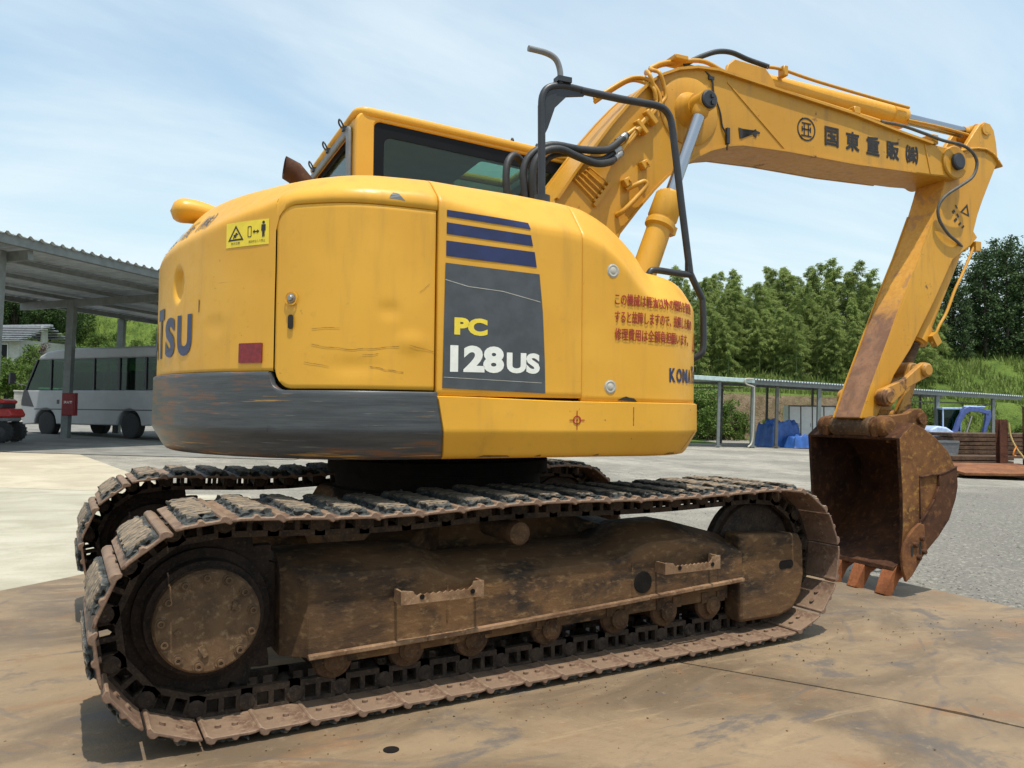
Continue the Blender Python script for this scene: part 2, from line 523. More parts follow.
def mat_yard():
    mt, t, b = newmat('yard_gravel'); v = geoco(t)
    n1 = t.noise(v, .35, 6, .6, .6); n2 = t.noise(v, 3.0, 8, .7); n3 = t.noise(v, 26, 5, .75); n4 = t.noise(v, 90, 2, .6)
    c = t.mix(t.ramp(n1, .36, .62), (.20, .185, .155), (.33, .305, .255))
    pz = t.sep(v)
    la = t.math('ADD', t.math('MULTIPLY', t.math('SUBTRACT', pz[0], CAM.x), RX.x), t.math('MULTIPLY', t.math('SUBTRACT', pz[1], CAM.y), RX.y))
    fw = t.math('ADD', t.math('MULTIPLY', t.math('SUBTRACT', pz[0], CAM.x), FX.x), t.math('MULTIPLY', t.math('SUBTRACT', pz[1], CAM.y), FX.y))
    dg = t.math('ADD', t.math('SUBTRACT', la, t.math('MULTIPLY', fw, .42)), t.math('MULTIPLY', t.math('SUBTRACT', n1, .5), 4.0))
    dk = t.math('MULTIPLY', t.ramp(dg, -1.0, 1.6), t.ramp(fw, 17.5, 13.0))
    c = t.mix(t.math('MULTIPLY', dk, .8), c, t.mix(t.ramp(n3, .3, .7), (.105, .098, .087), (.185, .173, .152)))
    c = t.mix(t.ramp(n2, .42, .68, 0, .75), c, (.155, .145, .13))
    c = t.mix(t.ramp(n3, .52, .66, 0, .7), c, (.40, .375, .33))
    c = t.mix(t.ramp(n4, .58, .68, 0, .4), c, (.085, .08, .072))
    t.set(b, 'Base Color', c); b.inputs['Roughness'].default_value = .95; b.inputs['Specular IOR Level'].default_value = .2
    t.l.new(t.bump(t.math('ADD', n3, n4), .6, .02), b.inputs['Normal'])
    return mt


def mat_concrete(name, a, b_, st=(1, 1, 1), rot=0):
    mt, t, b = newmat(name); v = geoco(t)
    n1 = t.noise(v, .5, 5, .6, .5); n2 = t.noise(t.vmap(v, scale=st, rot=(0, 0, rot)), 1.5, 8, .65, .4); n3 = t.noise(v, 40, 4, .7)
    c = t.mix(t.ramp(n2, .34, .66), a, b_)
    c = t.mix(t.ramp(n1, .45, .7, 0, .5), c, [x*.78 for x in a])
    c = t.mix(t.ramp(n3, .55, .72, 0, .35), c, [x*.6 for x in a])
    t.set(b, 'Base Color', c); b.inputs['Roughness'].default_value = .9; b.inputs['Specular IOR Level'].default_value = .25
    t.l.new(t.bump(n3, .3, .008), b.inputs['Normal'])
    return mt


def mat_plate():
    mt, t, b = newmat('worn_steel_plate'); v = geoco(t)
    wv = t.vmap(v, rot=(0, 0, radians(-28)), scale=(.8, 1.25, 1))
    n1 = t.noise(wv, 1.1, 10, .64, .7); n2 = t.noise(t.vmap(wv, loc=(3, 1, 0)), 2.1, 10, .68, .5)
    n3 = t.noise(v, 17, 8, .74); n4 = t.noise(v, .55, 4, .55); n6 = t.noise(v, 75, 4, .7)
    sm = t.noise(t.vmap(v, rot=(0, 0, radians(-38)), scale=(.9, 4.2, 1), loc=(7, 2, 0)), 1.9, 9, .7, .6)
    c = t.mix(t.ramp(n1, .36, .62), (.128, .090, .056), (.235, .166, .098))
    c = t.mix(t.ramp(n2, .54, .68, 0, .8), c, (.205, .115, .057))
    c = t.mix(t.ramp(n2, .47, .36, 0, .8), c, (.098, .084, .075))
    c = t.mix(t.math('MULTIPLY', t.ramp(sm, .56, .68), t.ramp(n4, .40, .60)), c, (.082, .074, .073))
    c = t.mix(t.math('MULTIPLY', t.ramp(sm, .44, .33), .5), c, (.30, .215, .125))
    c = t.mix(t.ramp(n4, .54, .72, 0, .5), c, (.125, .102, .076))
    c = t.mix(t.ramp(n3, .54, .72, 0, .4), c, (.115, .068, .038))
    c = t.mix(t.ramp(n3, .44, .34, 0, .35), c, (.29, .215, .135))
    c = t.mix(t.ramp(n6, .60, .74, 0, .3), c, (.085, .060, .042))
    # scrapes left by tracks turning: broken thin rings and lines
    for (cx_, cy_, r_, wd_) in ((.2, .6, 2.45, .012), (.35, .5, 2.62, .008), (3.1, -3.6, 2.3, .010), (-3.2, -2.4, 1.9, .010), (2.6, -5.0, 3.2, .014)):
        q = t.sep(v); dx = t.math('SUBTRACT', q[0], cx_); dy = t.math('SUBTRACT', q[1], cy_)
        rr_ = t.math('SQRT', t.math('ADD', t.math('MULTIPLY', dx, dx), t.math('MULTIPLY', dy, dy)))
        rr_ = t.math('ADD', rr_, t.math('MULTIPLY', t.math('SUBTRACT', n4, .5), .25))
        g_ = t.ramp(t.math('ABSOLUTE', t.math('SUBTRACT', rr_, r_)), wd_*1.6, wd_*.4)
        c = t.mix(t.math('MULTIPLY', t.math('MULTIPLY', g_, t.ramp(n2, .48, .58)), .4), c, (.095, .085, .082))
    t.set(b, 'Base Color', c)
    t.l.new(t.ramp(n1, .3, .7, .52, .8), b.inputs['Roughness']); b.inputs['Specular IOR Level'].default_value = .4
    t.l.new(t.bump(t.math('ADD', t.math('ADD', n3, t.math('MULTIPLY', n6, .6)), t.math('MULTIPLY', n1, 2.0)), .30, .012), b.inputs['Normal'])
    return mt


def mat_hill():
    mt, t, b = newmat('grassy_ground'); v = geoco(t)
    n1 = t.noise(v, .16, 6, .6, .5); n2 = t.noise(v, 1.6, 8, .72); n3 = t.noise(v, 9, 5, .7)
    c = t.mix(t.ramp(n1, .36, .64), (.075, .125, .022), (.155, .225, .045))
    c = t.mix(t.ramp(n2, .44, .68, 0, .8), c, (.045, .085, .018))
    c = t.mix(t.ramp(n3, .5, .7, 0, .5), c, (.22, .26, .075))
    # bare earth where the bank is cut steep
    gn = t.n.new('ShaderNodeNewGeometry').outputs['Normal']
    pz = t.sep(v)
    lat = t.math('ADD', t.math('MULTIPLY', pz[0], RX.x), t.math('MULTIPLY', pz[1], RX.y))
    steep = t.math('MULTIPLY', t.ramp(t.sep(gn)[2], .96, .86), t.ramp(t.math('ADD', lat, t.math('MULTIPLY', n2, 4.0)), 8.5, 12.5))
    steep = t.math('MULTIPLY', steep, t.ramp(t.math('ADD', lat, t.math('MULTIPLY', n1, 5.0)), 25.5, 22.5))
    e = t.mix(t.ramp(n2, .35, .65), (.12, .082, .05), (.24, .175, .115))
    c = t.mix(t.math('MULTIPLY', steep, t.ramp(n3, .25, .5)), c, e)
    t.set(b, 'Base Color', c); b.inputs['Roughness'].default_value = .95; b.inputs['Specular IOR Level'].default_value = .15
    t.l.new(t.bump(t.math('ADD', n2, n3), .9, .25), b.inputs['Normal'])
    return mt


M['yard'] = mat_yard(); M['plate'] = mat_plate(); M['hill'] = mat_hill()
M['concrete'] = mat_concrete('pale_concrete', (.31, .285, .215), (.42, .39, .31), (.8, 1.5, 1), radians(20))
M['concrete2'] = mat_concrete('dusty_concrete', (.37, .32, .235), (.47, .41, .31))
M['asphalt'] = mat_concrete('grey_asphalt', (.15, .145, .13), (.23, .22, .20))

# one sheet out to the horizon (polar grid round the viewer)
g = MB()
rads = [0, .8, 1.6, 2.4, 3.2, 4, 4.8, 5.6, 6.4, 7.4, 8.6, 10, 12, 14, 16, 18, 20, 23, 26, 29, 32, 36, 40, 60, 100, 200, 500, 1500]
NA = 120
vs = []
for r in rads:
    for k in range(NA):
        an = 2*pi*k/NA; x, y = CAM.x+r*cos(an), CAM.y+r*sin(an)
        vs.append((x, y, gz(x, y)-.03))
g.add(vs, [(i*NA+k, (i+1)*NA+k, (i+1)*NA+(k+1) % NA, i*NA+(k+1) % NA) for i in range(len(rads)-1) for k in range(NA)], 0, True)
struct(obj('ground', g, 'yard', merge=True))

# hills
g = MB()
def hillp(u, v):
    lat = -75+u*170; fwd = 33.0+(v**1.5)*87; return P(lat, fwd, terrain(lat, fwd)-.06 if terrain(lat, fwd) > .02 else -.3)
g.grid(hillp, 170, 110)
struct(obj('hillside', g, 'hill'))


def slab(name, poly, z, mat, cell=.35, thick=0.0):
    """flat sheet following the yard level: polygon (convex, CCW) clipped on a fine grid"""
    bm = bmesh.new()
    vs = [bm.verts.new((x, y, 0)) for x, y in poly]; bm.faces.new(vs)
    x0 = min(p[0] for p in poly); x1 = max(p[0] for p in poly); y0 = min(p[1] for p in poly); y1 = max(p[1] for p in poly)
    for ax, lo, hi in ((0, x0, x1), (1, y0, y1)):
        k = lo+cell
        while k < hi:
            co_ = [0, 0, 0]; no = [0, 0, 0]; co_[ax] = k; no[ax] = 1
            bmesh.ops.bisect_plane(bm, geom=bm.verts[:]+bm.edges[:]+bm.faces[:], plane_co=co_, plane_no=no); k += cell
    for q in bm.verts: q.co.z = gz(q.co.x, q.co.y)+z
    if thick:
        r = bmesh.ops.extrude_face_region(bm, geom=bm.faces[:])
        for q in r['geom']:
            if isinstance(q, bmesh.types.BMVert): q.co.z -= thick
        bmesh.ops.recalc_face_normals(bm, faces=bm.faces)
    me = bpy.data.meshes.new(name); bm.to_mesh(me); bm.free(); me.materials.append(M[mat])
    o = bpy.data.objects.new(name, me); COL.objects.link(o); return o


def PL(lat, fwd):
    q = P(lat, fwd); return (q.x, q.y)


# pale concrete apron on the left, darker asphalt under the shed
struct(slab('concrete_apron', [PL(-14, 3.2), PL(-1.0, 3.2), PL(-3.2, 9.9), PL(-20, 9.9)], -.022, 'concrete', 1.0))
struct(slab('pale_apron', [PL(-20, 9.915), PL(-4.1, 9.915), PL(-5.1, 11.4), PL(-8.6, 16.0), PL(-20, 15.2)], -.022, 'concrete2', 1.0))
struct(slab('asphalt_strip', [PL(-30, 15.25), PL(-8.68, 16.05), PL(-4.5, 16.6), PL(-4, 34), PL(-30, 34)], -.018, 'asphalt', 2.0))


pl1 = slab('steel_plate', [(-5.0, -.74), (-4.6, -3.6), (1.90, -3.4), (-.195, .24), (-1.63, 2.07)], 0.0, 'plate', .4, .018)
tag(pl1, 'large tan rusty steel road plate lying under the rear sprocket end of the yellow excavator', 'steel plate')
pl2 = slab('steel_plate', [(1.93, -3.39), (3.42, -3.1), (3.50, -1.2), (3.50, .9), (1.2, 2.3), (-.18, .25)], -.003, 'plate', .4, .015)
tag(pl2, 'rusty steel road plate right of the diagonal seam, under the bucket teeth', 'steel plate')

mb = MB(); mb.lathe((-.835, -1.512, .0005), (-.835, -1.512, .0020), [(0, .027), (.0015, .027)], 24)
obj('lifting_hole_disc', mb, 'dark', pl1)  # dark disc on the plate, shade inside the hole put in as colour

# ------------------------------------------------------------------ excavator
EX = thing('excavator', 'big yellow crawler excavator with black rail, rusty bucket and rubber padded tracks', 'excavator')

# ---- tracks
PITCH, NS = 0.1715, 43
SPX, IDX, AXZ = -1.365, 1.375, 0.398
RP = 0.322                                  # radius of the pin path


def track_path():
    """closed pin path (x, z), sprocket to the rear; the upper run lies on a carrier roller"""
    pts = []
    # bottom run front->rear, rear arc, top run, front arc
    for k in range(41): pts.append((IDX-(IDX-SPX)*k/40, AXZ-RP))
    for k in range(1, 24): an = -pi/2-pi*k/24; pts.append((SPX+RP*cos(an), AXZ+RP*sin(an)))
    for k in range(41):
        u = k/40; x = SPX+(IDX-SPX)*u
        sag = -.020*sin(pi*min(1, u/.46))**2 if u < .46 else -.014*sin(pi*(u-.46)/.54)**2
        pts.append((x, AXZ+RP+sag))
    for k in range(1, 24): an = pi/2-pi*k/24; pts.append((IDX+RP*cos(an), AXZ+RP*sin(an)))
    return pts


path = track_path(); n = len(path)
acc = [0]
for i in range(n): acc.append(acc[-1]+hypot(path[(i+1) % n][0]-path[i][0], path[(i+1) % n][1]-path[i][1]))
LEN = acc[-1]; STEP = LEN/NS


def on_path(s):
    s %= LEN
    i = max(k for k in range(n) if acc[k] <= s)
    a, b = path[i], path[(i+1) % n]; t_ = (s-acc[i])/(acc[i+1]-acc[i])
    return (a[0]+(b[0]-a[0])*t_, a[1]+(b[1]-a[1])*t_)


def shoe_mesh():
    """shoe lying in x, outward +z; pin line at z = 0"""
    mb = MB()
    L = STEP/2
    prof = [(-L-.012, .040), (-L+.02, .046), (-.030, .046), (-.022, .056), (-.010, .056), (-.002, .046), (L-.045, .046), (L-.036, .058), (L-.022, .058), (L-.010, .050), (L-.002, .030),
            (L-.012, .024), (L-.028, .034), (-L+.02, .034), (-L-.008, .030)]
    mb.prism(prof, -.30, .30)
    for x in (-.028, .028):
        for y in (-.215, .215):
            mb.lathe((x, y, .034), (x, y, .025), [(0, .012), (.009, .012)], 6)
    return mb


def pad_mesh(seed):
    """worn bolt-on rubber block with torn rim"""
    bm = bmesh.new()
    nx, ny, nz = 9, 30, 4
    bmesh.ops.create_grid(bm, x_segments=nx, y_segments=ny, size=.5)
    top = [v for v in bm.verts]
    r = bmesh.ops.extrude_face_region(bm, geom=bm.faces[:])
    up = [q for q in r['geom'] if isinstance(q, bmesh.types.BMVert)]
    for q in up: q.co.z += 1
    bmesh.ops.subdivide_edges(bm, edges=[e for e in bm.edges if abs(e.verts[0].co.z-e.verts[1].co.z) > .5], cuts=2)
    for q in bm.verts:
        u, v, w_ = q.co.x*2, q.co.y*2, q.co.z
        nn = noise.noise(Vector((u*1.4+seed*7, v*6, w_*1.5)))+.6*noise.noise(Vector((u*4+seed*3, v*15, w_*3)))
        ed = max(abs(u)**3, abs(v)**8)
        x = -.012+u*.060*(1-.12*w_); y = v*.288*(1-.03*w_)
        z = .044+w_*.030
        k = (1 if w_ > .2 else .45)
        if abs(u) > .8: x += -math.copysign(1, u)*abs(nn)*.028*k
        if abs(v) > .9: y += -math.copysign(1, v)*abs(nn)*.045*k
        z += (-.026*max(0, nn+.15)*ed+.003*nn)*w_
        # grooves cut across the wearing face
        gcut = max(0, sin(v*19+seed+u*1.3)-.72)*(.022 if abs(u) > .35 else .006)
        z -= gcut*w_
        q.co = (x, y, z)
    me = bpy.data.meshes.new('rubber_pad'); bmesh.ops.recalc_face_normals(bm, faces=bm.faces)
    bm.to_mesh(me); bm.free(); me.materials.append(M['pad']); return me


pads = [pad_mesh(k) for k in range(7)]
shoe0 = None


def build_track(yc, label, seed):
    global shoe0
    rnd = random.Random(seed)
    mb = MB()
    frames = []
    for k in range(NS):
        s = k*STEP+.06
        a = on_path(s-STEP/2); b = on_path(s+STEP/2)
        mid = Vector(((a[0]+b[0])/2, 0, (a[1]+b[1])/2))
        d = Vector((b[0]-a[0], 0, b[1]-a[1])).normalized()
        # outward: away from the track's inside
        o_ = Vector((d.z, 0, -d.x))
        cx = max(SPX, min(IDX, mid.x)); inw = Vector((cx-mid.x, 0, AXZ-mid.z))
        if o_.dot(inw) > 0: o_ = -o_
        frames.append((mid, d, o_))
    for (mid, d, o_) in frames:
        def T(x, y, z): return mid+d*x+o_*z+Vector((0, yc+y, 0))
        L = STEP/2
        for sy in (-1, 1):
            y0 = sy*.075; y1 = sy*.105
            for (x0, x1, z0, z1) in ((-L-.02, L+.02, -.048, -.026), (-L-.02, L+.02, .022, .036), (-L-.02, -.050, -.0265, .0225), (-.009, .009, -.0265, .0225), (.050, L+.02, -.0265, .0225)):
                vs = [T(x, y, z) for x in (x0, x1) for y in (y0, y1) for z in (z0, z1)]
                mb.add(vs, [(0, 1, 3, 2), (4, 6, 7, 5), (0, 4, 5, 1), (2, 3, 7, 6), (0, 2, 6, 4), (1, 5, 7, 3)])
            pa = T(-L, sy*.07, 0); pb = T(-L, sy*.112, 0)
            mb.lathe(pa, pb, [(0, .032), (.037, .032), (.042, .024)], 14)
        mb.lathe(T(-L, -.075, 0), T(-L, .075, 0), [(0, .030), (.15, .030)], 12)
    ch = obj('track_chain', mb, 'chain', EX, smooth=40)
    ch['label'] = label
    for k, (mid, d, o_) in enumerate(frames):
        mtx = Matrix((d, Vector((0, 1, 0)) if d.cross(Vector((0, 1, 0))).dot(o_) > 0 else Vector((0, -1, 0)), o_)).transposed().to_4x4()
        mtx.translation = mid+Vector((0, yc, 0))
        if shoe0 is None:
            sh = obj('track_shoe', shoe_mesh(), 'shoe', ch, bevel=.003, seg=1); shoe0 = sh
        else:
            sh = shoe0.copy(); COL.objects.link(sh); sh.parent = ch
        sh.matrix_local = mtx
        pd = bpy.data.objects.new('rubber_pad', rnd.choice(pads)); COL.objects.link(pd); pd.parent = ch
        m2 = mtx.copy()
        if rnd.random() < .5: m2 = m2 @ Matrix.Diagonal((1, -1, 1, 1)) if False else m2
        pd.matrix_local = m2
    return ch


TY = .945
build_track(-TY, 'near track with torn rubber pads and pinkish worn shoes', 3)
build_track(TY, 'far track with light showing through its links', 8)

for sy, far in ((-1, False), (1, True)):
    y = sy*TY
    # sprocket and its bolted cover
    mb = MB()
    teeth = []
    for k in range(21*4):
        an = 2*pi*k/84; r = (.285, .308, .330, .308)[k % 4]; teeth.append((SPX+r*cos(an), AXZ+r*sin(an)))
    mb.prism(teeth, y-.03, y+.03)
    mb.lathe((SPX, y-sy*.15, AXZ), (SPX, y+sy*.16, AXZ), [(0, .20), (.10, .20), (.12, .225), (.16, .235), (.21, .235), (.23, .205), (.275, .200)], 40)
    sp = obj('sprocket', mb, 'drum', EX, smooth=40)
    mb = MB()
    yo = y+sy*.125
    mb.lathe((SPX, yo, AXZ), (SPX, yo+sy*.07, AXZ), [(0, .178), (.045, .178), (.055, .170), (.058, .06), (.060, .0)], 48, capb=False)
    for k in range(13):
        an = 2*pi*(k+.35)/13; c = (SPX+.152*cos(an), yo+sy*.055, AXZ+.152*sin(an))
        mb.lathe(c, (c[0], c[1]+sy*.012, c[2]), [(0, .019), (.005, .019), (.005, .0125), (.018, .0125), (.018, .007), (.012, .006)], 12)
    for an, l in ((radians(28), .03), (radians(-98), .04), (radians(195), .02)):
        c = Vector((SPX+.10*cos(an), yo+sy*.058, AXZ+.10*sin(an)))
        mb.box(c, (.018, .012, l), Matrix.Rotation(an*.3, 3, 'Y'))
    hc = obj('hub_cover', mb, 'hubcover', sp, smooth=35)
    # idler wheel
    mb = MB()
    mb.lathe((IDX, y-.06, AXZ), (IDX, y+.06, AXZ), [(0, .06), (.0, .245), (.012, .265), (.035, .270), (.04, .295), (.08, .295), (.085, .270), (.108, .265), (.12, .245), (.12, .06)], 44)
    mb.cyl((IDX, y-.10, AXZ), (IDX, y+.10, AXZ), .055)
    obj('idler_wheel', mb, 'chain', EX, smooth=40)
    # bottom rollers, carrier roller
    for rx in (-.90, -.60, -.31, .06, .43, .72, 1.00):
        mb = MB()
        mb.lathe((rx, y-.135, .190), (rx, y+.135, .190), [(0, .030), (.012, .050), (.02, .074), (.035, .080), (.05, .060), (.22, .060), (.235, .080), (.25, .074), (.258, .050), (.27, .03)], 28)
        mb.lathe((rx, y+sy*.135, .190), (rx, y+sy*.155, .190), [(0, .045), (.012, .045), (.016, .034), (.020, .03)], 18)
        for sd_ in (-1, 1): mb.box((rx+sd_*.05, y+sy*.12, .232), (.05, .05, .05))
        obj('track_roller', mb, 'roller', EX, smooth=40)
    mb = MB()
    mb.lathe((-.12, y-sy*(-.18), .618), (-.12, y-sy*.12, .618), [(0, .034), (.006, .048), (.05, .052), (.06, .045), (.30, .045)], 24)
    obj('carrier_roller', mb, 'roller', EX, smooth=40)
    # side frame: boxed beam with sloped shoulder, open rear end plate and lower lip
    mb = MB()
    yo_, yi = y+sy*.208, y-sy*.14
    sec0 = [(yo_, .245), (yo_, .500), (yo_-sy*.012, .535), (yo_-sy*.10, .605), (yi, .625), (yi, .245)]
    def sect(x, z0, ztop, dy=0.0):
        q = ztop-.575; o = yo_-sy*dy
        return [(x, o, z0), (x, o, .497+q), (x, o-sy*.012, .512+q), (x, yo_-sy*.175, ztop), (x, yi, ztop), (x, yi, z0)]
    secs = [sect(-1.105, .225, .590, .10), sect(-1.025, .232, .590), sect(-.56, .243, .585), sect(-.40, .247, .520), sect(.36, .278, .535), sect(.54, .287, .600), sect(.80, .300, .605), sect(1.13, .315, .520)]
    vs = [q for s_ in secs for q in s_]; nn = 6
    fs = [list(range(nn)), list(range(len(vs)-nn, len(vs)))]
    for i in range(len(secs)-1):
        for k in range(nn): fs.append((i*nn+k, i*nn+(k+1) % nn, (i+1)*nn+(k+1) % nn, (i+1)*nn+k))
    mb.add(vs, fs)
    # lower lip
    lip = MB()
    for i in range(1, len(secs)-1):
        xa, xb = secs[i][0][0], secs[i+1][0][0]; za, zb = secs[i][0][2], secs[i+1][0][2]
        lip.beam((xa, yo_+sy*.006, za+.004), (xb, yo_+sy*.006, zb+.004), .03, .018)
    mb.beam((-.98, y+sy*.02, .225), (1.10, y+sy*.02, .265), .24, .10)
    for xw in (-.47, .45, .97): mb.beam((xw, yo_+sy*.001, .30), (xw, yo_+sy*.001, .46), .006, .008)
    fr = obj('track_frame', mb, 'frame', EX, bevel=.005, seg=2, smooth=28)
    obj('frame_lip', lip, 'step', fr, bevel=.003, seg=1)
    # dark disc on the frame face, its colour standing for a shaded hole
    mb = MB(); mb.lathe((.51, yo_+sy*.001, .362), (.51, yo_+sy*.004, .362), [(0, .050), (.002, .050), (.0025, .047)], 28)
    obj('shaded_hole_disc', mb, 'dark', fr, smooth=40)
    # idler yoke
    mb = MB()
    mb.prism([(1.128, .10), (1.40, .10), (1.50, .125), (1.565, .20), (1.585, .30), (1.58, .46), (1.55, .515), (1.128, .54)], yo_-sy*.01, yo_-sy*.13)
    mb.prism([(1.128, .10), (1.40, .10), (1.50, .125), (1.54, .20), (1.54, .30), (1.54, .44), (1.128, .50)], yi+sy*.0, yi+sy*.06)
    yk = obj('idler_guard', mb, 'frame', EX, bevel=.018, seg=3)
    mb = MB(); mb.ring(rrect(1.40, .342, 1.50, .385, .019), rrect(1.405, .347, 1.495, .38, .015), yo_-sy*.011, yo_-sy*.008); mb.prism(rrect(1.405, .347, 1.495, .38, .015), yo_-sy*.0105, yo_-sy*.0085)
    obj('guard_slot', mb, 'dark', yk)
    # steps: serrated bent strips
    for x0, x1 in ((-.695, -.345), (.580, .915)):
        mb = MB()
        zt, zb = .452, .402
        N = 18
        poly = [(x0, zb), (x1, zb), (x1, zt+.012), (x1-.045, zt+.012), (x1-.05, zt-.003)]
        for k in range(N):
            u = x1-.07+(x0+.055-x1+.07)*k/(N-1)
            poly.append((u, zt-.020+(.007 if k % 2 else 0)))
        poly += [(x0+.05, zt-.003), (x0+.01, zt+.003), (x0, zt)]
        mb.prism(poly, yo_+sy*.066, yo_+sy*.074)
        mb.prism([(x0, zb), (x0+.01, zb), (x0+.01, zt), (x0, zt)], yo_+sy*.001, yo_+sy*.066)
        mb.prism([(x1-.01, zb), (x1, zb), (x1, zt+.01), (x1-.01, zt+.01)], yo_+sy*.001, yo_+sy*.066)
        for hx in (x0+.085, x1-.05):
            mb.lathe((hx, yo_+sy*.0745, zb+.024), (hx, yo_+sy*.0765, zb+.024), [(0, .010), (.002, .010)], 12, mi=1)
        obj('step', mb, ['step', 'dark'], fr)

# centre car body and slew ring
mb = MB()
mb.prism([(-.55, .34), (.55, .34), (.62, .50), (.50, .70), (-.50, .70), (-.62, .50)], -.62, .62)
for sx_ in (-1, 1):
    for sy in (-1, 1):
        mb.beam((sx_*.28, sy*.45, .60), (sx_*.62, sy*(TY-.12), .46), .24, .20)
obj('car_body', mb, 'frame', EX, bevel=.02)
mb = MB()
mb.lathe((0, 0, .68), (0, 0, .97), [(0, .56), (.05, .58), (.06, .56), (.13, .56), (.135, .60), (.20, .60), (.205, .55), (.29, .55)], 64)
for k in range(36):
    an = 2*pi*k/36; mb.lathe((.575*cos(an), .575*sin(an), .885), (.575*cos(an), .575*sin(an), .91), [(0, .014), (.022, .014)], 8)
obj('slew_ring', mb, 'dark', EX, smooth=35)

# ---- upper structure: panels bent over one plan outline
raw = []
RT = 1.445
for k in range(0, 121): an = radians(98+(236-98)*k/120); raw.append((RT*cos(an), RT*sin(an)))
x_end = .55
sx0 = raw[-1][0]
for k in range(1, 50): raw.append((sx0+(x_end-sx0)*k/50, -1.23))
for k in range(0, 41): an = radians(-90+95*k/40); raw.append((.555+.482*cos(an), -.748+.482*sin(an)))
fr_ = raw[-1]
for k in range(1, 14): raw.append((fr_[0]-.002*k, fr_[1]+(-.38-fr_[1])*k/13))
def resample(pts, ds):
    out = [pts[0]]; need = ds
    for a, b in zip(pts, pts[1:]):
        L = hypot(b[0]-a[0], b[1]-a[1]); p = 0
        while L-p >= need:
            p += need; out.append((a[0]+(b[0]-a[0])*p/L, a[1]+(b[1]-a[1])*p/L)); need = ds
        need -= L-p
    return out
DS = .01
OUT = resample(raw, DS)
for it in range(260):                       # soften the corner between tail arc and flank
    new = OUT[:]
    for i in range(120, len(OUT)-1):
        if OUT[i][0] < -.30: new[i] = ((OUT[i-1][0]+2*OUT[i][0]+OUT[i+1][0])/4, (OUT[i-1][1]+2*OUT[i][1]+OUT[i+1][1])/4)
    OUT = new
OUT = resample(OUT, DS); NO = len(OUT); SMAX = (NO-1.001)*DS


def out_at(s):
    s = max(0, min(SMAX, s)); i = int(s/DS); t_ = s/DS-i; a, b = OUT[i], OUT[i+1]
    return (a[0]+(b[0]-a[0])*t_, a[1]+(b[1]-a[1])*t_)


def out_n(s):
    a, b = out_at(s-.015), out_at(s+.015); dx, dy = b[0]-a[0], b[1]-a[1]; L = hypot(dx, dy); return (dy/L, -dx/L)


def s_ang(deg):
    return min(range(NO), key=lambda i: abs((math.degrees(atan2(OUT[i][1], OUT[i][0])) % 360)-deg))*DS


def s_x(x):
    return min((i for i in range(NO) if OUT[i][1] < -.6), key=lambda i: abs(OUT[i][0]-x) if OUT[i][0] < 1.02 else 9)*DS


def interp(tab, x):
    if x <= tab[0][0]: return tab[0][1]
    for (a, va), (b, vb) in zip(tab, tab[1:]):
        if x <= b:
            t_ = (x-a)/(b-a); return va+(vb-va)*t_
    return tab[-1][1]


_S = [s_ang(a) for a in (100, 150, 180, 190, 207, 216, 222, 227)]
S_DOOR0 = s_ang(225.0); S_SEAM = s_x(-.425); S_SEAM2 = s_x(.225)
def s_of(x): return s_x(x)
ZC = [(_S[0], 1.80), (_S[2], 1.805), (_S[3], 1.828), (_S[4], 1.865), (_S[5], 1.905), (_S[6], 1.93), (_S[7], 1.965), (S_SEAM-.05, 1.985), (s_of(-.30), 1.958), (s_of(-.05), 1.915)]
ZC += [(s_of(x), z) for x, z in ((.05, 1.909), (.14, 1.906), (.243, 1.892), (.347, 1.845), (.403, 1.806), (.444, 1.768), (.481, 1.731), (.512, 1.693), (.540, 1.655))]
s52 = s_x(.46); s54 = s_x(.54)
ZC += [(s54+.06, 1.625), (s54+.16, 1.640), (s54+.40, 1.64), (s54+.65, 1.615), (SMAX, 1.60)]
ZT = [(_S[0], 2.045), (_S[3], 2.06), (_S[7], 2.075), (S_SEAM, 2.095), (s_of(.0), 2.084)]
ZT += [(s_of(x), z) for x, z in ((.10, 2.078), (.20, 2.072), (.287, 2.060), (.354, 2.038), (.417, 2.004), (.464, 1.976), (.502, 1.942), (.539, 1.902))]
ZT += [(s54+.035, 1.862), (s54+.058, 1.825), (s54+.085, 1.793), (s54+.14, 1.785), (s54+.37, 1.775), (s54+.54, 1.755), (s54+.72, 1.715), (SMAX, 1.68)]
DI = [(_S[0], .17), (_S[3], .17), (_S[5], .155), (_S[7], .13), (S_SEAM, .14), (s_of(.2), .15), (s52, .15), (s54, .14), (s54+.12, .10), (s54+.4, .08), (SMAX, .08)]
_pc = {}
def smooth_tab(tab, s, w_=.05):
    return sum(interp(tab, s+o)*k for o, k in ((-w_, .25), (0, .5), (w_, .25)))


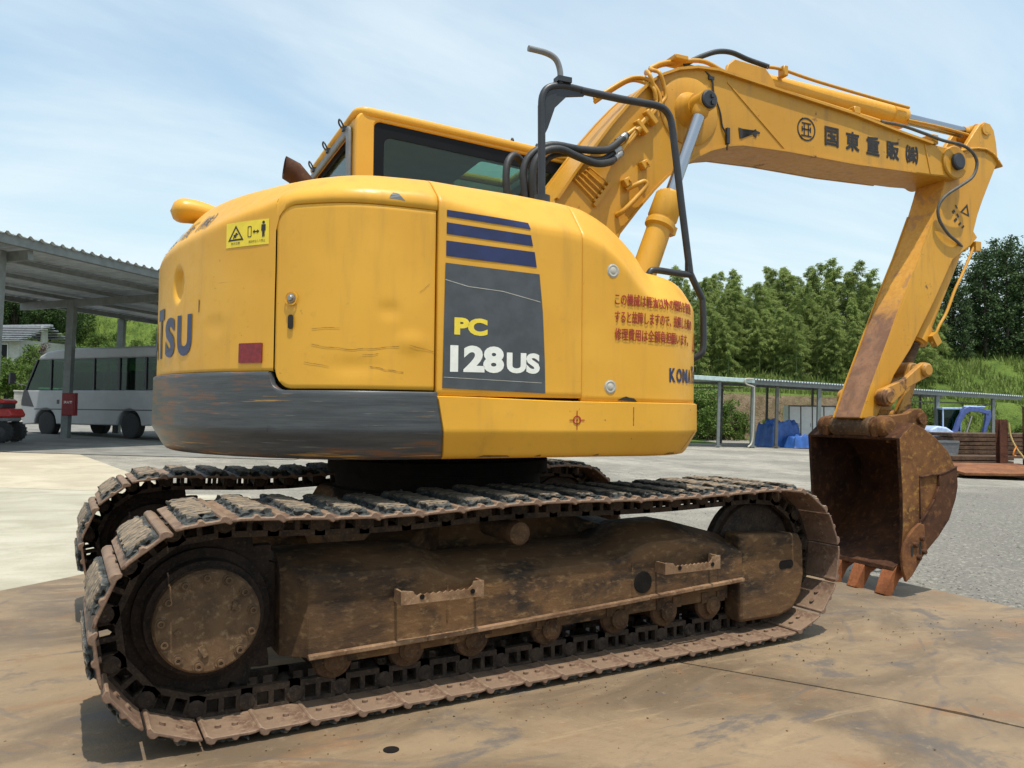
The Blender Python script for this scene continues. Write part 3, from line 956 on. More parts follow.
def profile(s):
    key = int(round(s*500))
    if key in _pc: return _pc[key]
    zc, zt, di = smooth_tab(ZC, s, .03), smooth_tab(ZT, s, .015), smooth_tab(DI, s)
    front = sstep(S_SEAM2-.05, S_SEAM2+.35, s)
    ctl = [(0, zc-.12), (0, zc), (di, zt), (.42-.14*front, zt+.012)]
    rad = [.022, .07]
    pts = [ctl[0]]
    for i in (1, 2):
        a, b, c = ctl[i-1], ctl[i], ctl[i+1]
        la = hypot(a[0]-b[0], a[1]-b[1]); lc = hypot(c[0]-b[0], c[1]-b[1]); r = min(rad[i-1], la*.8, lc*.45)
        p0 = (b[0]+(a[0]-b[0])*r/la, b[1]+(a[1]-b[1])*r/la); p2 = (b[0]+(c[0]-b[0])*r/lc, b[1]+(c[1]-b[1])*r/lc)
        for k in range(7):
            t_ = k/6; pts.append(tuple((1-t_)**2*p0[j]+2*t_*(1-t_)*b[j]+t_*t_*p2[j] for j in (0, 1)))
    pts.append(ctl[3])
    ac = [0]
    for a, b in zip(pts, pts[1:]): ac.append(ac[-1]+hypot(b[0]-a[0], b[1]-a[1]))
    _pc[key] = (pts, ac, zc-.12); return _pc[key]


LOW = [(.93, .085), (.955, .055), (1.05, .0), (9, 0)]
def surf(s, v, off=0.0):
    """v = height up to the shoulder start, then length along the shoulder profile"""
    pts, ac, z0 = profile(s)
    if v <= z0: ins, z = interp(LOW, v), v
    else:
        t_ = min(v-z0, ac[-1]-1e-6)
        i = max(k for k in range(len(ac)-1) if ac[k] <= t_); u = (t_-ac[i])/(ac[i+1]-ac[i]+1e-9)
        ins, z = pts[i][0]+(pts[i+1][0]-pts[i][0])*u, pts[i][1]+(pts[i+1][1]-pts[i][1])*u
    p = out_at(s); nn_ = out_n(s); d = off-ins
    return Vector((p[0]+nn_[0]*d, p[1]+nn_[1]*d, z))


def vtop(s):
    pts, ac, z0 = profile(s); return z0+ac[-1]


def panel(mb, s0, s1, vl, vh, off=0.0, nu=40, nv=24, th=.03, edge=.005, mi=0, rim_l=True, rim_r=True):
    """bent sheet between s0..s1 (numbers or functions of w) and vl..vh (functions of s), rim turned in"""
    fs0 = s0 if callable(s0) else (lambda w_: s0); fs1 = s1 if callable(s1) else (lambda w_: s1)
    fl = vl if callable(vl) else (lambda s: vl); fh = vh if callable(vh) else (lambda s: vh)
    N = []
    for j in range(-2, nv+3):
        row = []
        for i in range(-2, nu+3):
            ii = max(0, min(nu, i)); jj = max(0, min(nv, j)); w_ = jj/nv
            a, b = fs0(w_), fs1(w_); s = a+(b-a)*ii/nu
            lo, hi = fl(s), fh(s); v = lo+(hi-lo)*w_
            rim = max(abs(i-ii), abs(j-jj))
            d = off+dent(s, v)
            if rim == 1: d -= edge
            if rim == 2: d -= th
            # rim rows sit a hair outside so the corner is softened
            row.append(surf(s, v, d) if rim == 0 else surf(s+(i-ii)*.0035*(1 if rim == 1 else .5), v+(j-jj)*.0035*(1 if rim == 1 else .5), d))
        N.append(row)
    if not rim_l: N = [row[2:] for row in N]
    if not rim_r: N = [row[:-2] for row in N]
    W_ = len(N[0]); H_ = nv+5
    vs = [q for row in N for q in row]
    mb.add(vs, [(j*W_+i, j*W_+i+1, (j+1)*W_+i+1, (j+1)*W_+i) for j in range(H_-1) for i in range(W_-1)], mi, True)


DENTS = []                              # (s, v, half width, half height, depth, hard edge)
def dent(s, v):
    d = .0022*noise.noise(Vector((s*2.6, v*3.1, .7)))+.0010*noise.noise(Vector((s*7, v*7, 3.3)))
    for (a, b, rs, rv_, dep, hard) in DENTS:
        q = hypot((s-a)/rs, (v-b)/rv_)
        if q < 1: d -= dep*(1-sstep(hard, 1, q))
    return d


def corner(s, sc, R_, sgn):
    """extra height for a rounded panel corner whose side is at sc; sgn +1: corner to the right of sc"""
    d = (s-sc)*sgn
    return 0 if d >= R_ else R_-sqrt(max(0, R_*R_-(R_-max(0, d))**2))


GAP = .0075
S0 = s_ang(100)
# dark inner shell closing the gaps
mb = MB()
mb.grid(lambda u, v: surf(S0+u*(SMAX-S0), .95+v*(vtop(S0+u*(SMAX-S0))-.96-.06) if v < 1 else vtop(S0+u*(SMAX-S0)), -.052), 160, 40)
base = [surf(S0+(SMAX-S0)*k/80, .95, -.052) for k in range(81)]
mb.add(base+[Vector((.6, .3, .95)), Vector((.4, 1.15, .95))], [list(range(83))[::-1]])
obj('inner_body', mb, 'seam', EX, True)
# deck and left flank (under the cab, away from view)
mb = MB()
roof = [surf(S0+(s_x(.18)-S0)*k/60, vtop(S0+(s_x(.18)-S0)*k/60)-.004) for k in range(61)]
rp = [(q.x, q.y) for q in roof]
mb.add([Vector((x, y, 2.055)) for x, y in rp]+[Vector((.2, .18, 2.055)), Vector((-.30, 1.05, 2.055))], [list(range(63))])
mb.prism([(-.2, .96), (1.02, .96), (1.02, 1.25), (.85, 1.32), (-.2, 1.32)], .20, 1.225)
mb.prism([(.1, .98), (.88, .98), (.88, 1.45), (.1, 1.7)], -.42, .19)
obj('deck', mb, 'yellow', EX, True, bevel=.01)

ZG = 1.278                      # top of the grey guard on the tail
ZG2 = 1.205                     # below the door
ZD = 1.925                      # top of the door
RC = .075
# counterweight
mb = MB()
sL = S_DOOR0-GAP
DENTS += [(s_ang(199.1), 1.67, .062, .085, .030, .5), (s_ang(160.9), 1.67, .062, .085, .030, .5), (s_ang(212), 1.47, .10, .06, .003, 0)]
panel(mb, S0, sL, ZG+GAP, vtop, 0, 300, 90, rim_r=False)
def strip_lo(s): return ZD+GAP-corner(s, sL, RC+.02, 1)
panel(mb, sL, S_SEAM-GAP*.6, strip_lo, vtop, 0, 44, 22, rim_l=False)
cw = obj('counterweight', mb, 'yellow', EX, True, smooth=60)
# grey lower guard
mb = MB()
panel(mb, S0, sL-.012, .945, ZG, .014, 90, 22, rim_r=False)
def guard_hi(s): return ZG2+corner(s, sL-.012, .07, 1)
panel(mb, sL-.012, lambda w_: S_SEAM-.002+.045*(1-w_), .945, guard_hi, .014, 44, 20, rim_l=False)
obj('lower_guard', mb, 'guard', cw, smooth=60)
# service door with turned rim and lock
def door_lo(s): return ZG2+GAP*1.7+corner(s, S_DOOR0, RC, 1)
def door_hi(s): return ZD-corner(s, S_DOOR0, RC, 1)
mb = MB()
DENTS += [(s_x(-.53), 1.40, .09, .06, -.006, 0), (s_x(-.62), 1.52, .07, .05, .005, 0), (s_x(-.75), 1.30, .16, .05, .004, 0)]
panel(mb, S_DOOR0-.004, S_SEAM-GAP*1.2, door_lo, door_hi, -.004, 60, 44, edge=.005)
dr = obj('service_door', mb, 'yellow', EX, True, smooth=60)
def on_surf(s0_, v0_, off):                # local frame on the bodywork
    return lambda u, v: surf(s0_+u, v0_+v, off)
def disc_on(mb, s, v, r, h, off=0.0, mi=0, n=20, prof=None):
    p = surf(s, v, off); nn_ = out_n(s); q = p+Vector((nn_[0], nn_[1], 0))*h
    mb.lathe(p, q, prof or [(0, r), (h*.7, r), (h, r*.85)], n, mi)
mb = MB(); s_l = s_ang(227.35)+.01
disc_on(mb, s_l, 1.563, .022, .012, .001, 0, prof=[(0, .017), (.003, .017), (.004, .012), (.012, .011), (.014, .009)])
obj('door_lock', mb, 'steel', dr, smooth=40)
mb = MB()
mb.ring([(s_l-.0+x, 1.555+z) for x, z in rrect(-.028, -.020, .028, .036, .027)], [(s_l+x, 1.555+z) for x, z in rrect(-.023, -.015, .023, .031, .022)], 0, 1, fn=lambda s, y, v: surf(s, v, .0025+.003*y))
obj('lock_recess', mb, 'yellow', dr)
mb = MB()
mb.prism([(s_l+x, 1.472+z) for x, z in rrect(-.012, -.028, .012, .028, .011)], 0, 1, fn=lambda s, y, v: surf(s, v, .0025+.002*y))
obj('pull_slot', mb, 'seam', dr)

# flank panels and sill
mb = MB(); panel(mb, S_SEAM+GAP*.7, S_SEAM2-GAP*.4, 1.19+GAP, vtop, .003, 60, 50)
sp_ = obj('side_panel', mb, 'yellow', EX, True, smooth=60)
mb = MB(); panel(mb, S_SEAM2+GAP*.4, SMAX-.01, 1.178+GAP, vtop, .003, 110, 50)
tk = obj('tank_panel', mb, 'yellow', EX, True, smooth=60)
mb = MB(); panel(mb, lambda w_: S_SEAM+.006+.045*(1-w_), SMAX-.005, .945, lambda s: 1.19-.012*sstep(S_SEAM, S_SEAM2, s), .018, 150, 20, edge=.010)
sill = obj('sill', mb, 'yellow', EX, True, smooth=60)
# step top and front face behind the tank panel
mb = MB()
tp = [surf(s52+.05+(SMAX-s52-.05)*k/50, vtop(s52+.05+(SMAX-s52-.05)*k/50)-.004) for k in range(51)]
mb.add([Vector((q.x, q.y, 1.745)) for q in tp]+[Vector((.5, -.40, 1.745))], [list(range(52))])
mb.prism([(.10, 1.2), (.93, 1.2), (.93, 1.70), (.55, 1.74), (.36, 1.93), (.10, 2.04)], -.46, -.38)
obj('step_box', mb, 'yellow', EX, True)

# small fittings on the bodywork
for s, v in ((s_x(.372)+.0, 1.752), (s_x(.36), 1.246), (SMAX-.42, 1.62), (SMAX-.40, 1.26)):
    mb = MB(); disc_on(mb, s, v, .030, .010, .002, prof=[(0, .030), (.002, .030), (.003, .026), (.005, .024), (.0035, .016), (.006, .011), (.006, 0.001)])
    obj('round_cap', mb, 'cap', tk, smooth=30)
mb = MB()
sa = s_ang(217.9); sb = s_ang(222.6)
mb.prism(rrect(0, 0, sb-sa, .078, .004, 2), 0, 1, fn=lambda x, y, z: surf(sa+x, 1.316+z, .001+.005*y))
obj('red_reflector', mb, 'reflector', cw)
# warning sticker
sa = s_ang(214.2); sw = s_ang(223.5)-sa
mb = MB(); fn = lambda o: (lambda x, y, z: surf(sa+x, 1.782+z, o+.0006*y))
N_ = 12
for k in range(N_):
    mb.prism([(sw*k/N_, 0), (sw*(k+1)/N_, 0), (sw*(k+1)/N_, .10), (sw*k/N_, .10)], 0, 1, fn(.0012))
tri = [(.012, .026), (.100, .026), (.056, .088)]; tri2 = [(.024, .033), (.088, .033), (.056, .077)]
mb.ring(tri, tri2, 0, 1, fn(.0022), 1)
for q in ([(.050, .038), (.058, .038), (.064, .058), (.056, .058)], [(.044, .046), (.070, .050), (.069, .054), (.043, .050)], [(.040, .036), (.046, .036), (.054, .050), (.050, .052)]): mb.prism(q, 0, 1, fn(.0024), 1)
mb.ring(rrect(.122, .034, .142, .078, .003, 1), rrect(.125, .037, .139, .075, .002, 1), 0, 1, fn(.0022), 1)
mb.prism([(.148, .054), (.158, .046), (.158, .0515), (.172, .0515), (.172, .046), (.182, .054), (.172, .062), (.172, .0565), (.158, .0565), (.158, .062)], 0, 1, fn(.0024), 1)
mb.prism(circle(.203, .087, .0065, 10), 0, 1, fn(.0024), 1)
mb.prism([(.193, .079), (.213, .079), (.214, .054), (.209, .054), (.209, .030), (.2045, .030), (.2035, .052), (.2025, .030), (.197, .030), (.197, .054), (.192, .054)], 0, 1, fn(.0024), 1)
lay_text(mb, '後方注意', lambda u, v: surf(sa+.030+u, 1.782+.010+v, .003), .05, .011, 0, 1)
lay_text(mb, '旋回中立入り禁止', lambda u, v: surf(sa+.128+u, 1.782+.010+v, .003), .085, .011, 0, 1)
obj('warning_sticker', mb, ['sticker_yellow', 'brown_ink'], cw)
# blue lettering round the tail
mb = MB()
hts = {'T': .225}
wid = {'K': .145, 'O': .15, 'M': .18, 'A': .145, 'T': .115, 'S': .135, 'U': .14}
sr = s_ang(205.2); tot = sum(wid[c] for c in 'KOMATSU')+.028*6
x = sr-tot
for c in 'KOMATSU':
    lay_text(mb, c, on_surf(x, 1.358, .004), wid[c], hts.get(c, .175), .045); x += wid[c]+.028
obj('maker_lettering', mb, 'blue', cw)
# ink characters on the tail shoulder
mb = MB(); chars = '国東重販㈱'; x = s_ang(208.5)-.82
for c in chars:
    v0 = smooth_tab(ZC, x)+.055-.12
    lay_text(mb, c, (lambda x_, v_: (lambda u, v: surf(x_+u, v_+v+.10, .0045)))(x, v0), .12, .105); x += .172
obj('owner_lettering', mb, 'charcoal', cw)
# rear camera cowl
mb = MB(); s = s_ang(186)
c0 = surf(s, vtop(s)-.40, 0); an = radians(183)
def cowl(u, v):
    t_ = v; a = u*2*pi; r = .070*(1-(1-t_)**2*.25)*(1 if t_ < .75 else sqrt(max(0, 1-((t_-.75)/.25)**2)))
    ax = -0.26+.36*t_ if False else .20-.30*t_
    rad_ = 1.15+.25*t_
    cx, cy, cz = cos(an)*rad_, sin(an)*rad_, 2.062+.028*sin(t_*pi*.75)
    tx, ty = -sin(an), cos(an)
    return Vector((cx+tx*cos(a)*r*1.15, cy+ty*cos(a)*r*1.15, cz+sin(a)*r*.85))
mb.grid(cowl, 24, 16)
obj('camera_cowl', mb, 'yellow', cw, smooth=60, merge=True)

# stickers: stripes and model panel on the flank
mb = MB()
def flat(poly, o=.0048, mi=0):
    mb.prism([(s_x(-.40)+(x+.40), z) for x, z in poly], 0, 1, fn=lambda s, y, v: surf(s, v, o+.0006*y), mi=mi)
for (xl0, zl0, xr0, zr0, zr1, zl1) in ((-.395, 1.934, -.037, 1.921, 1.893, 1.908), (-.395, 1.884, -.026, 1.868, 1.823, 1.838), (-.396, 1.811, -.008, 1.799, 1.736, 1.750)):
    NN = 8
    top = [(xl0+(xr0-xl0)*k/NN, zl0+(zr0-zl0)*k/NN) for k in range(NN+1)]; xr1 = xr0+.010
    bot = [(xl0+(xr1-xl0)*k/NN, zl1+(zr1-zl1)*k/NN) for k in range(NN+1)]
    for k in range(NN): flat([bot[k], bot[k+1], top[k+1], top[k]])
obj('blue_stripes', mb, 'blue', sp_)
mb = MB()
flat([(-.405, 1.225), (.047, 1.212), (.043, 1.35), (.032, 1.55), (.015, 1.708), (-.398, 1.722)])
def scr(pts, w_=.0028):
    for a, b in zip(pts, pts[1:]):
        flat([(a[0], a[1]-w_/2), (b[0], b[1]-w_/2), (b[0], b[1]+w_/2), (a[0], a[1]+w_/2)], .0056, 1)
scr([(-.398, 1.655), (-.30, 1.634), (-.15, 1.625), (-.02, 1.60), (.02, 1.592)])
scr([(-.40, 1.268), (-.2, 1.262), (.03, 1.255)], .002)
obj('model_sign', mb, ['charcoal', 'cap'], sp_)
mb = MB()
s40 = s_x(-.40)-(-.40)
lay_text(mb, 'PC', lambda u, v: surf(s40-.358+u, 1.438+v, .0062), .142, .070, .055)
obj('model_lettering', mb, 'yellow_ink', sp_)
mb = MB()
lay_text(mb, '128', lambda u, v: surf(s40-.374+u, 1.289+v+.006*u, .0062), .232, .108, .050)
lay_text(mb, 'US', lambda u, v: surf(s40-.130+u, 1.292+v, .0062), .150, .085, .050)
obj('number_lettering', mb, 'white_ink', sp_)
# red notice
mb = MB()
s38 = s_x(.381)
for i, (line, wd) in enumerate((('この機械は軽油以外の燃料を使用', .49), ('すると故障しますので、故障した時の', .50), ('修理費用は全額負担願います。', .455))):
    zz = 1.603-.076*i
    lay_bold(mb, line, (lambda z_, w_: (lambda u, v, o: surf(s38+u, z_+v-.012*u, .0056+o)))(zz, wd), wd, .054, .0011)
sx1 = s38+.53
fn = lambda x, y, z: surf(sx1+x, 1.43+z, .005+.0006*y)
mb.ring([(0, 0), (.09, 0), (.045, .095)], [(.014, .010), (.076, .010), (.045, .076)], 0, 1, fn)
mb.prism([(.042, .030), (.048, .030), (.051, .060), (.039, .060)], 0, 1, fn); mb.prism(circle(.045, .020, .005, 8), 0, 1, fn)
obj('notice_lettering', mb, 'red_ink', tk)
mb = MB(); x = s38+.295
for c, wd in zip('KOMATSU', (.044, .047, .052, .044, .040, .042, .044)):
    lay_text(mb, c, on_surf(x, 1.275, .0056), wd, .064*(1.28 if c == 'T' else 1), .045); x += wd+.006
obj('maker_lettering', mb, 'blue', tk)
# lifting mark on the sill
mb = MB(); sm = s_x(.194)
fn = lambda x, y, z: surf(sm+x, 1.102+z, .0195+.0006*y)
mb.ring(circle(0, 0, .019, 20), circle(0, 0, .014, 20), 0, 1, fn); mb.prism(circle(0, 0, .005, 10), 0, 1, fn)
for a, b in (((-.036, -.002), (-.010, .002)), ((.010, -.002), (.036, .002))): mb.prism([a, (b[0], a[1]), b, (a[0], b[1])], 0, 1, fn)
for a, b in (((-.002, -.040), (.002, -.010)), ((-.002, .010), (.002, .040))): mb.prism([a, (b[0], a[1]), b, (a[0], b[1])], 0, 1, fn)
obj('lifting_mark', mb, 'red_ink', sill)
# bruise where paint has gone, and a grazed mark under the tank seam
mb = MB(); sq = s_x(-.60)
fn = lambda x, y, z: surf(sq+x, 1.955+z, .0015+.0006*y)
mb.prism([(-.028, 0), (.035, -.004), (.018, .012), (.010, .022), (-.012, .026), (-.022, .014)], 0, 1, fn)
mb2 = MB(); sq2 = s_x(.445)
mb2.prism([(-.045, 0), (.055, -.004), (.04, .010), (.02, .012), (.0, .018), (-.02, .012)], 0, 1, lambda x, y, z: surf(sq2+x, 1.188+z, .0045+.0006*y))
mb3 = MB()
def scratch(pts, w_, o=.0012):
    for (xa, za), (xb, zb) in zip(pts, pts[1:]):
        N_ = 5
        for k in range(N_):
            u0, u1 = k/N_, (k+1)/N_; ww = w_*.5*(.3+.7*abs(sin(k*2.1+xa*30)))
            x0_, x1_, z0_, z1_ = xa+(xb-xa)*u0, xa+(xb-xa)*u1, za+(zb-za)*u0, za+(zb-za)*u1
            jz = .0015*sin(k*5+za*90)
            mb3.prism([(s_x(x0_), z0_-ww/2+jz), (s_x(x1_), z1_-ww/2+jz), (s_x(x1_), z1_+ww/2+jz), (s_x(x0_), z0_+ww/2+jz)], 0, 1, lambda s, y, v: surf(s, v, o+dent(s, v)+.0005*y))
for pts, w_ in (([(-.90, 1.386), (-.862, 1.376), (-.761, 1.365), (-.665, 1.373), (-.578, 1.384)], .0035), ([(-.92, 1.318), (-.838, 1.299)], .003), ([(-.687, 1.303), (-.632, 1.290), (-.557, 1.284)], .0045), ([(-.538, 1.390), (-.444, 1.366)], .003), ([(-.90, 1.446), (-.804, 1.448)], .003), ([(-.50, 1.60), (-.455, 1.64)], .003), ([(-.72, 1.345), (-.66, 1.352)], .003)): scratch(pts, w_, -.0025)
obj('scratch_mark', mb3, 'scuff', dr)
mb3 = MB()
for pts, w_ in (([(.466, 1.160), (.470, 1.082), (.466, 1.02)], .004), ([(.865, 1.047), (.845, .99), (.835, .965)], .006)):
    for (xa, za), (xb, zb) in zip(pts, pts[1:]): mb3.prism([(s_x(xa)-w_/2, za), (s_x(xa)+w_/2, za), (s_x(xb)+w_/2, zb), (s_x(xb)-w_/2, zb)], 0, 1, lambda s, y, v: surf(s, v, .0185+dent(s, v)+.0006*y))
for x0_, x1_ in ((-.235, -.085), (.02, .05), (.30, .33), (.70, .78)): mb3.prism([(s_x(x0_), .947), (s_x(x1_), .947), (s_x(x1_)-.012, .954), (s_x(x0_)+.03, .956)], 0, 1, lambda s, y, v: surf(s, v, .0188+dent(s, v)+.0006*y))
objs('rust_streak', mb3, 'scuff', sill)
mb3 = MB(); sT = s_ang(207.2)
mb3.prism([(sT-.004, 1.535), (sT+.003, 1.535), (sT+.006, 1.585), (sT-.003, 1.59)], 0, 1, lambda s, y, v: surf(s, v, .001+dent(s, v)+.0006*y)); obj('scratch_mark', mb3, 'scuff', cw)
obj('paint_chip', mb, 'grey_trim', cw); obj('rust_patch', mb2, 'seam', tk)

# ---- cab
CX0, CX1, CY0, CY1, CZ0, CZR = -.43, 1.12, .27, 1.24, 1.30, 2.80
def rearx(y): return CX0-.10*sstep(CY0, CY1, y)
cab_mb = MB()
# right side ring (faces the boom); roof line falls slightly to the front
def rz(x): return 2.86-.07*(x-CX0)
NCOR = 6
def quad_round(x0, z0, x1, z1, r, slope=True):
    pts = rrect(x0, z0, x1, z1, r, NCOR)
    return [(x, z-(.07*(x-CX0)*(z-z0)/(z1-z0) if slope else 0)) for x, z in pts]
cab_mb.ring(quad_round(CX0, CZ0, CX1, 2.855, .06), quad_round(CX0+.105, 1.95, CX1-.07, 2.812, .04), CY0, CY0+.05)
cab_mb.ring(quad_round(CX0, CZ0, CX1, 2.855, .06), quad_round(CX0+.085, 1.75, CX1-.07, 2.79, .05), CY1-.05, CY1)
# rear and front rings, in (y, z)
fr_y = lambda X: (lambda x, y, z: (X+y, x, z))
cab_mb.ring(rrect(CY0+.051, CZ0, CY1-.051, 2.835, .02, 3), rrect(CY0+.10, 2.05, CY1-.10, 2.78, .04, 3), 0.004, .05, fn=lambda x, y, z: (CX0+y-.0*(x-CY0), x, z))
cab_mb.ring(rrect(CY0+.051, CZ0, CY1-.051, 2.735, .02, 3), rrect(CY0+.10, 1.6, CY1-.10, 2.68, .04, 3), -.054, -.004, fn=lambda x, y, z: (CX1+y, x, z))
cab = obj('cab', cab_mb, 'yellow', EX, True, bevel=.016, seg=3)
mb = MB()
HX0, HX1, HY0, HY1 = .40, .80, .44, .98           # roof hatch
mb.ring(rrect(CX0-.010, CY0-.010, CX1+.010, CY1+.010, .07, 5), rrect(HX0, HY0, HX1, HY1, .04, 5), 0, 1, fn=lambda x, y, z: (x, z, rz(x)-.028+.048*y))
obj('cab_roof', mb, 'yellow', cab, bevel=.020, seg=3)
mb = MB()
mb.ring(rrect(CX0+.06, CY0+.055, CX1-.06, CY1-.055, .03, 3), rrect(HX0, HY0, HX1, HY1, .03, 3), 0, 1, fn=lambda x, y, z: (x, z, rz(x)-.085+.04*y))
obj('headliner', mb, 'headliner', cab)
mb = MB(); mb.prism(rrect(HX0+.002, HY0+.002, HX1-.002, HY1-.002, .03, 3), 0, 1, fn=lambda x, y, z: (x, z, rz(x)-.012+.006*y))
obj('roof_hatch', mb, 'hatch', cab)
mb = MB()
mb.prism([(CX0+.06, 1.3), (CX1-.06, 1.3), (CX1-.06, 1.42), (CX0+.06, 1.95)], CY0+.055, CY1-.055)
mb.beam((.15, .75, 1.6), (.02, .75, 2.35), .46, .14, (1, 0, 0)); mb.box((.30, .75, 1.75), (.5, .48, .16))
mb.beam((.0, .75, 2.34), (-.03, .75, 2.56), .28, .10, (1, 0, 0))
obj('seat', mb, 'black', cab, bevel=.03)
# windows: black printed border and tinted pane
def window(name, ring_o, ring_i, fn, y0):
    mb = MB(); mb.ring(ring_o, ring_i, y0, y0+.004, fn=fn); w_ = obj('window_border', mb, 'frit', cab)
    mb = MB(); mb.prism(ring_o, y0+.006, y0+.009, fn=fn); obj(name, mb, 'glass', cab)
window('window_pane', quad_round(CX0+.100, 1.945, CX1-.065, 2.817, .04), quad_round(CX0+.165, 2.02, CX1-.14, 2.735, .05), None, CY0+.010)
window('window_pane', quad_round(CX0+.080, 1.745, CX1-.065, 2.795, .05), quad_round(CX0+.12, 1.80, CX1-.11, 2.75, .05), None, CY1-.03)
window('window_pane', rrect(CY0+.095, 2.045, CY1-.095, 2.785, .04, 3), rrect(CY0+.15, 2.10, CY1-.15, 2.735, .03, 3), lambda x, y, z: (CX0+.02+y, x, z), 0.0)
window('window_pane', rrect(CY0+.095, 1.6, CY1-.095, 2.665, .04, 3), rrect(CY0+.13, 1.64, CY1-.13, 2.63, .03, 3), lambda x, y, z: (CX1-.035+y, x, z), 0.0)
# rear trim, hinges and eye bolts
mb = MB()
mb.ring(rrect(CY0+.075, 2.0, CY1-.03, 2.80, .04, 4), rrect(CY0+.13, 2.06, CY1-.10, 2.755, .03, 4), -.018, .003, fn=lambda x, y, z: (CX0-.004+y, x, z))
obj('rear_window_trim', mb, 'grey_trim', cab, bevel=.008)
mb = MB()
for y in (.42, .74, 1.05):
    mb.box((CX0-.02, y, 2.80), (.03, .03, .025))
    mb.tube([(CX0-.035, y-.016, 2.81), (CX0-.05, y-.018, 2.835), (CX0-.055, y, 2.85), (CX0-.05, y+.018, 2.835), (CX0-.035, y+.016, 2.81)], .005, 8)
objs('eye_bolt', mb, 'black', cab)
mb = MB()
for x in (.55, .72): mb.lathe((x, CY0+.02, rz(x)+.012), (x, CY0+.02, rz(x)+.045), [(0, .012), (.02, .012), (.035, .006)], 10)
objs('roof_bolt', mb, 'black', cab)

for o_ in [cab]+[q for q in bpy.data.objects if q.parent == cab]:      # the rear left corner is drawn back and down
    for q in o_.data.vertices:
        t_ = min(1, max(0, (q.co.y-CY0)/(CY1-CY0))); k_ = t_*(1-sstep(-.43, .6, q.co.x))
        q.co.z -= .12*k_*sstep(2.3, 2.75, q.co.z); q.co.x -= .10*k_

# exhaust stub, bent to the rear with an upright mouth
mb = MB()
ctr = [(-.665, .12, 1.98), (-.675, .12, 2.10), (-.695, .12, 2.22), (-.735, .12, 2.33), (-.79, .12, 2.395), (-.845, .12, 2.42)]
nrmls = [(0, 1.0), (.1, 1.0), (.25, .95), (.6, .8), (.9, .45), (1.0, .12)]
vs = []
for (c, (nx, nz)) in zip(ctr, nrmls):
    L = hypot(nx, nz); t_ = Vector((nz/L, 0, nx/L)); r = .060
    for k in range(20):
        an = 2*pi*k/20; vs.append(Vector(c)+t_*cos(an)*r+Vector((0, 1, 0))*sin(an)*r)
mb.add(vs, [(j*20+k, j*20+(k+1) % 20, (j+1)*20+(k+1) % 20, (j+1)*20+k) for j in range(5) for k in range(20)], 0, True)
ep = obj('exhaust_pipe', mb, 'rust', EX, True)
sd = ep.modifiers.new('wall', 'SOLIDIFY'); sd.thickness = .006

# ---- black guard rail with mirror stay on the right deck
mb = MB()
y = -1.0
mb.tube([(.135, y, 2.03), (.133, y, 2.30), (.130, y, 2.52)], .0175, 14, smooth_path=False)
mb.tube([(.130, y, 2.50), (.134, y, 2.565), (.165, y, 2.610), (.235, y, 2.630), (.34, y, 2.628)], .0165, 14)
mb.tube([(.33, y, 2.626), (.55, y, 2.622), (.735, y, 2.625)], .018, 14, smooth_path=False)
mb.tube([(.735, y, 2.625), (.79, y, 2.615), (.826, y, 2.578), (.842, y, 2.518)], .0175, 14)
mb.tube([(.842, y, 2.518), (.895, y, 2.16), (.947, y, 1.825)], .0175, 14, smooth_path=False)
mb.tube([(.947, y, 1.825), (.985, y, 1.760), (1.022, y, 1.70)], .0165, 14, smooth_path=False)
mb.tube([(1.022, y, 1.70), (1.028, y, 1.60), (1.028, y, 1.48), (1.015, y, 1.43), (.975, y+.03, 1.40)], .016, 14)
mb.tube([(.947, y, 1.815), (.85, y, 1.818), (.745, y, 1.822), (.715, y, 1.81), (.700, y, 1.77)], .016, 12)
mb.prism([(.925, 1.815), (.925, 1.90), (.942, 1.90), (.952, 1.815)], y-.012, y+.012)
rail = obj('guard_rail', mb, 'black', EX, True, smooth=50)
mb = MB()
mb.prism([(.13, 2.36), (.13, 2.58), (.16, 2.61), (.235, 2.628), (.36, 2.628), (.345, 2.600), (.255, 2.582), (.195, 2.52), (.16, 2.42)], y-.006, y+.006)
mb.box((.237, y, 2.655), (.07, .05, .024)); 
obj('gusset', mb, 'black', rail)
mb = MB()
mb.tube([(.225, y, 2.64), (.222, y, 2.70), (.200, y, 2.748), (.150, y, 2.768), (.062, y, 2.772)], .014, 12)
obj('mirror_stay', mb, 'grey_trim', rail, smooth=50)
mb = MB(); mb.cyl((.137, y, 2.03), (.137, y, 2.11), .036)
mb.beam((.08, y, 2.045), (.22, y, 2.03), .10, .012); obj('rail_foot', mb, 'black', rail)

# ---- boom
BW = .18
boss = [(3.905+.125*cos(radians(a)), 3.005+.125*sin(radians(a))) for a in range(80, -110, -12)]
top = [(.18, 1.70), (.30, 1.90), (.46, 2.13), (.621, 2.35), (.73, 2.51), (.857, 2.680), (.973, 2.835), (1.087, 2.97), (1.194, 3.085), (1.255, 3.143), (1.330, 3.195), (1.45, 3.252), (1.589, 3.288), (1.75, 3.300), (2.265, 3.255), (2.886, 3.205), (3.295, 3.152), (3.66, 3.112), (3.80, 3.112)]
bot = [(3.80, 2.890), (3.65, 2.880), (3.50, 2.876), (2.912, 2.858), (2.327, 2.862), (1.95, 2.850), (1.84, 2.828), (1.70, 2.780), (1.59, 2.722), (1.50, 2.660), (1.38, 2.575), (1.28, 2.475), (1.161, 2.340), (1.039, 2.190), (.90, 2.01), (.72, 1.74), (.58, 1.52), (.38, 1.45), (.22, 1.50)]
mb = MB(); mb.prism(top+boss+bot, -BW, BW)
boom = obj('boom', mb, 'yellow_boom', EX, True, bevel=.010, seg=2)
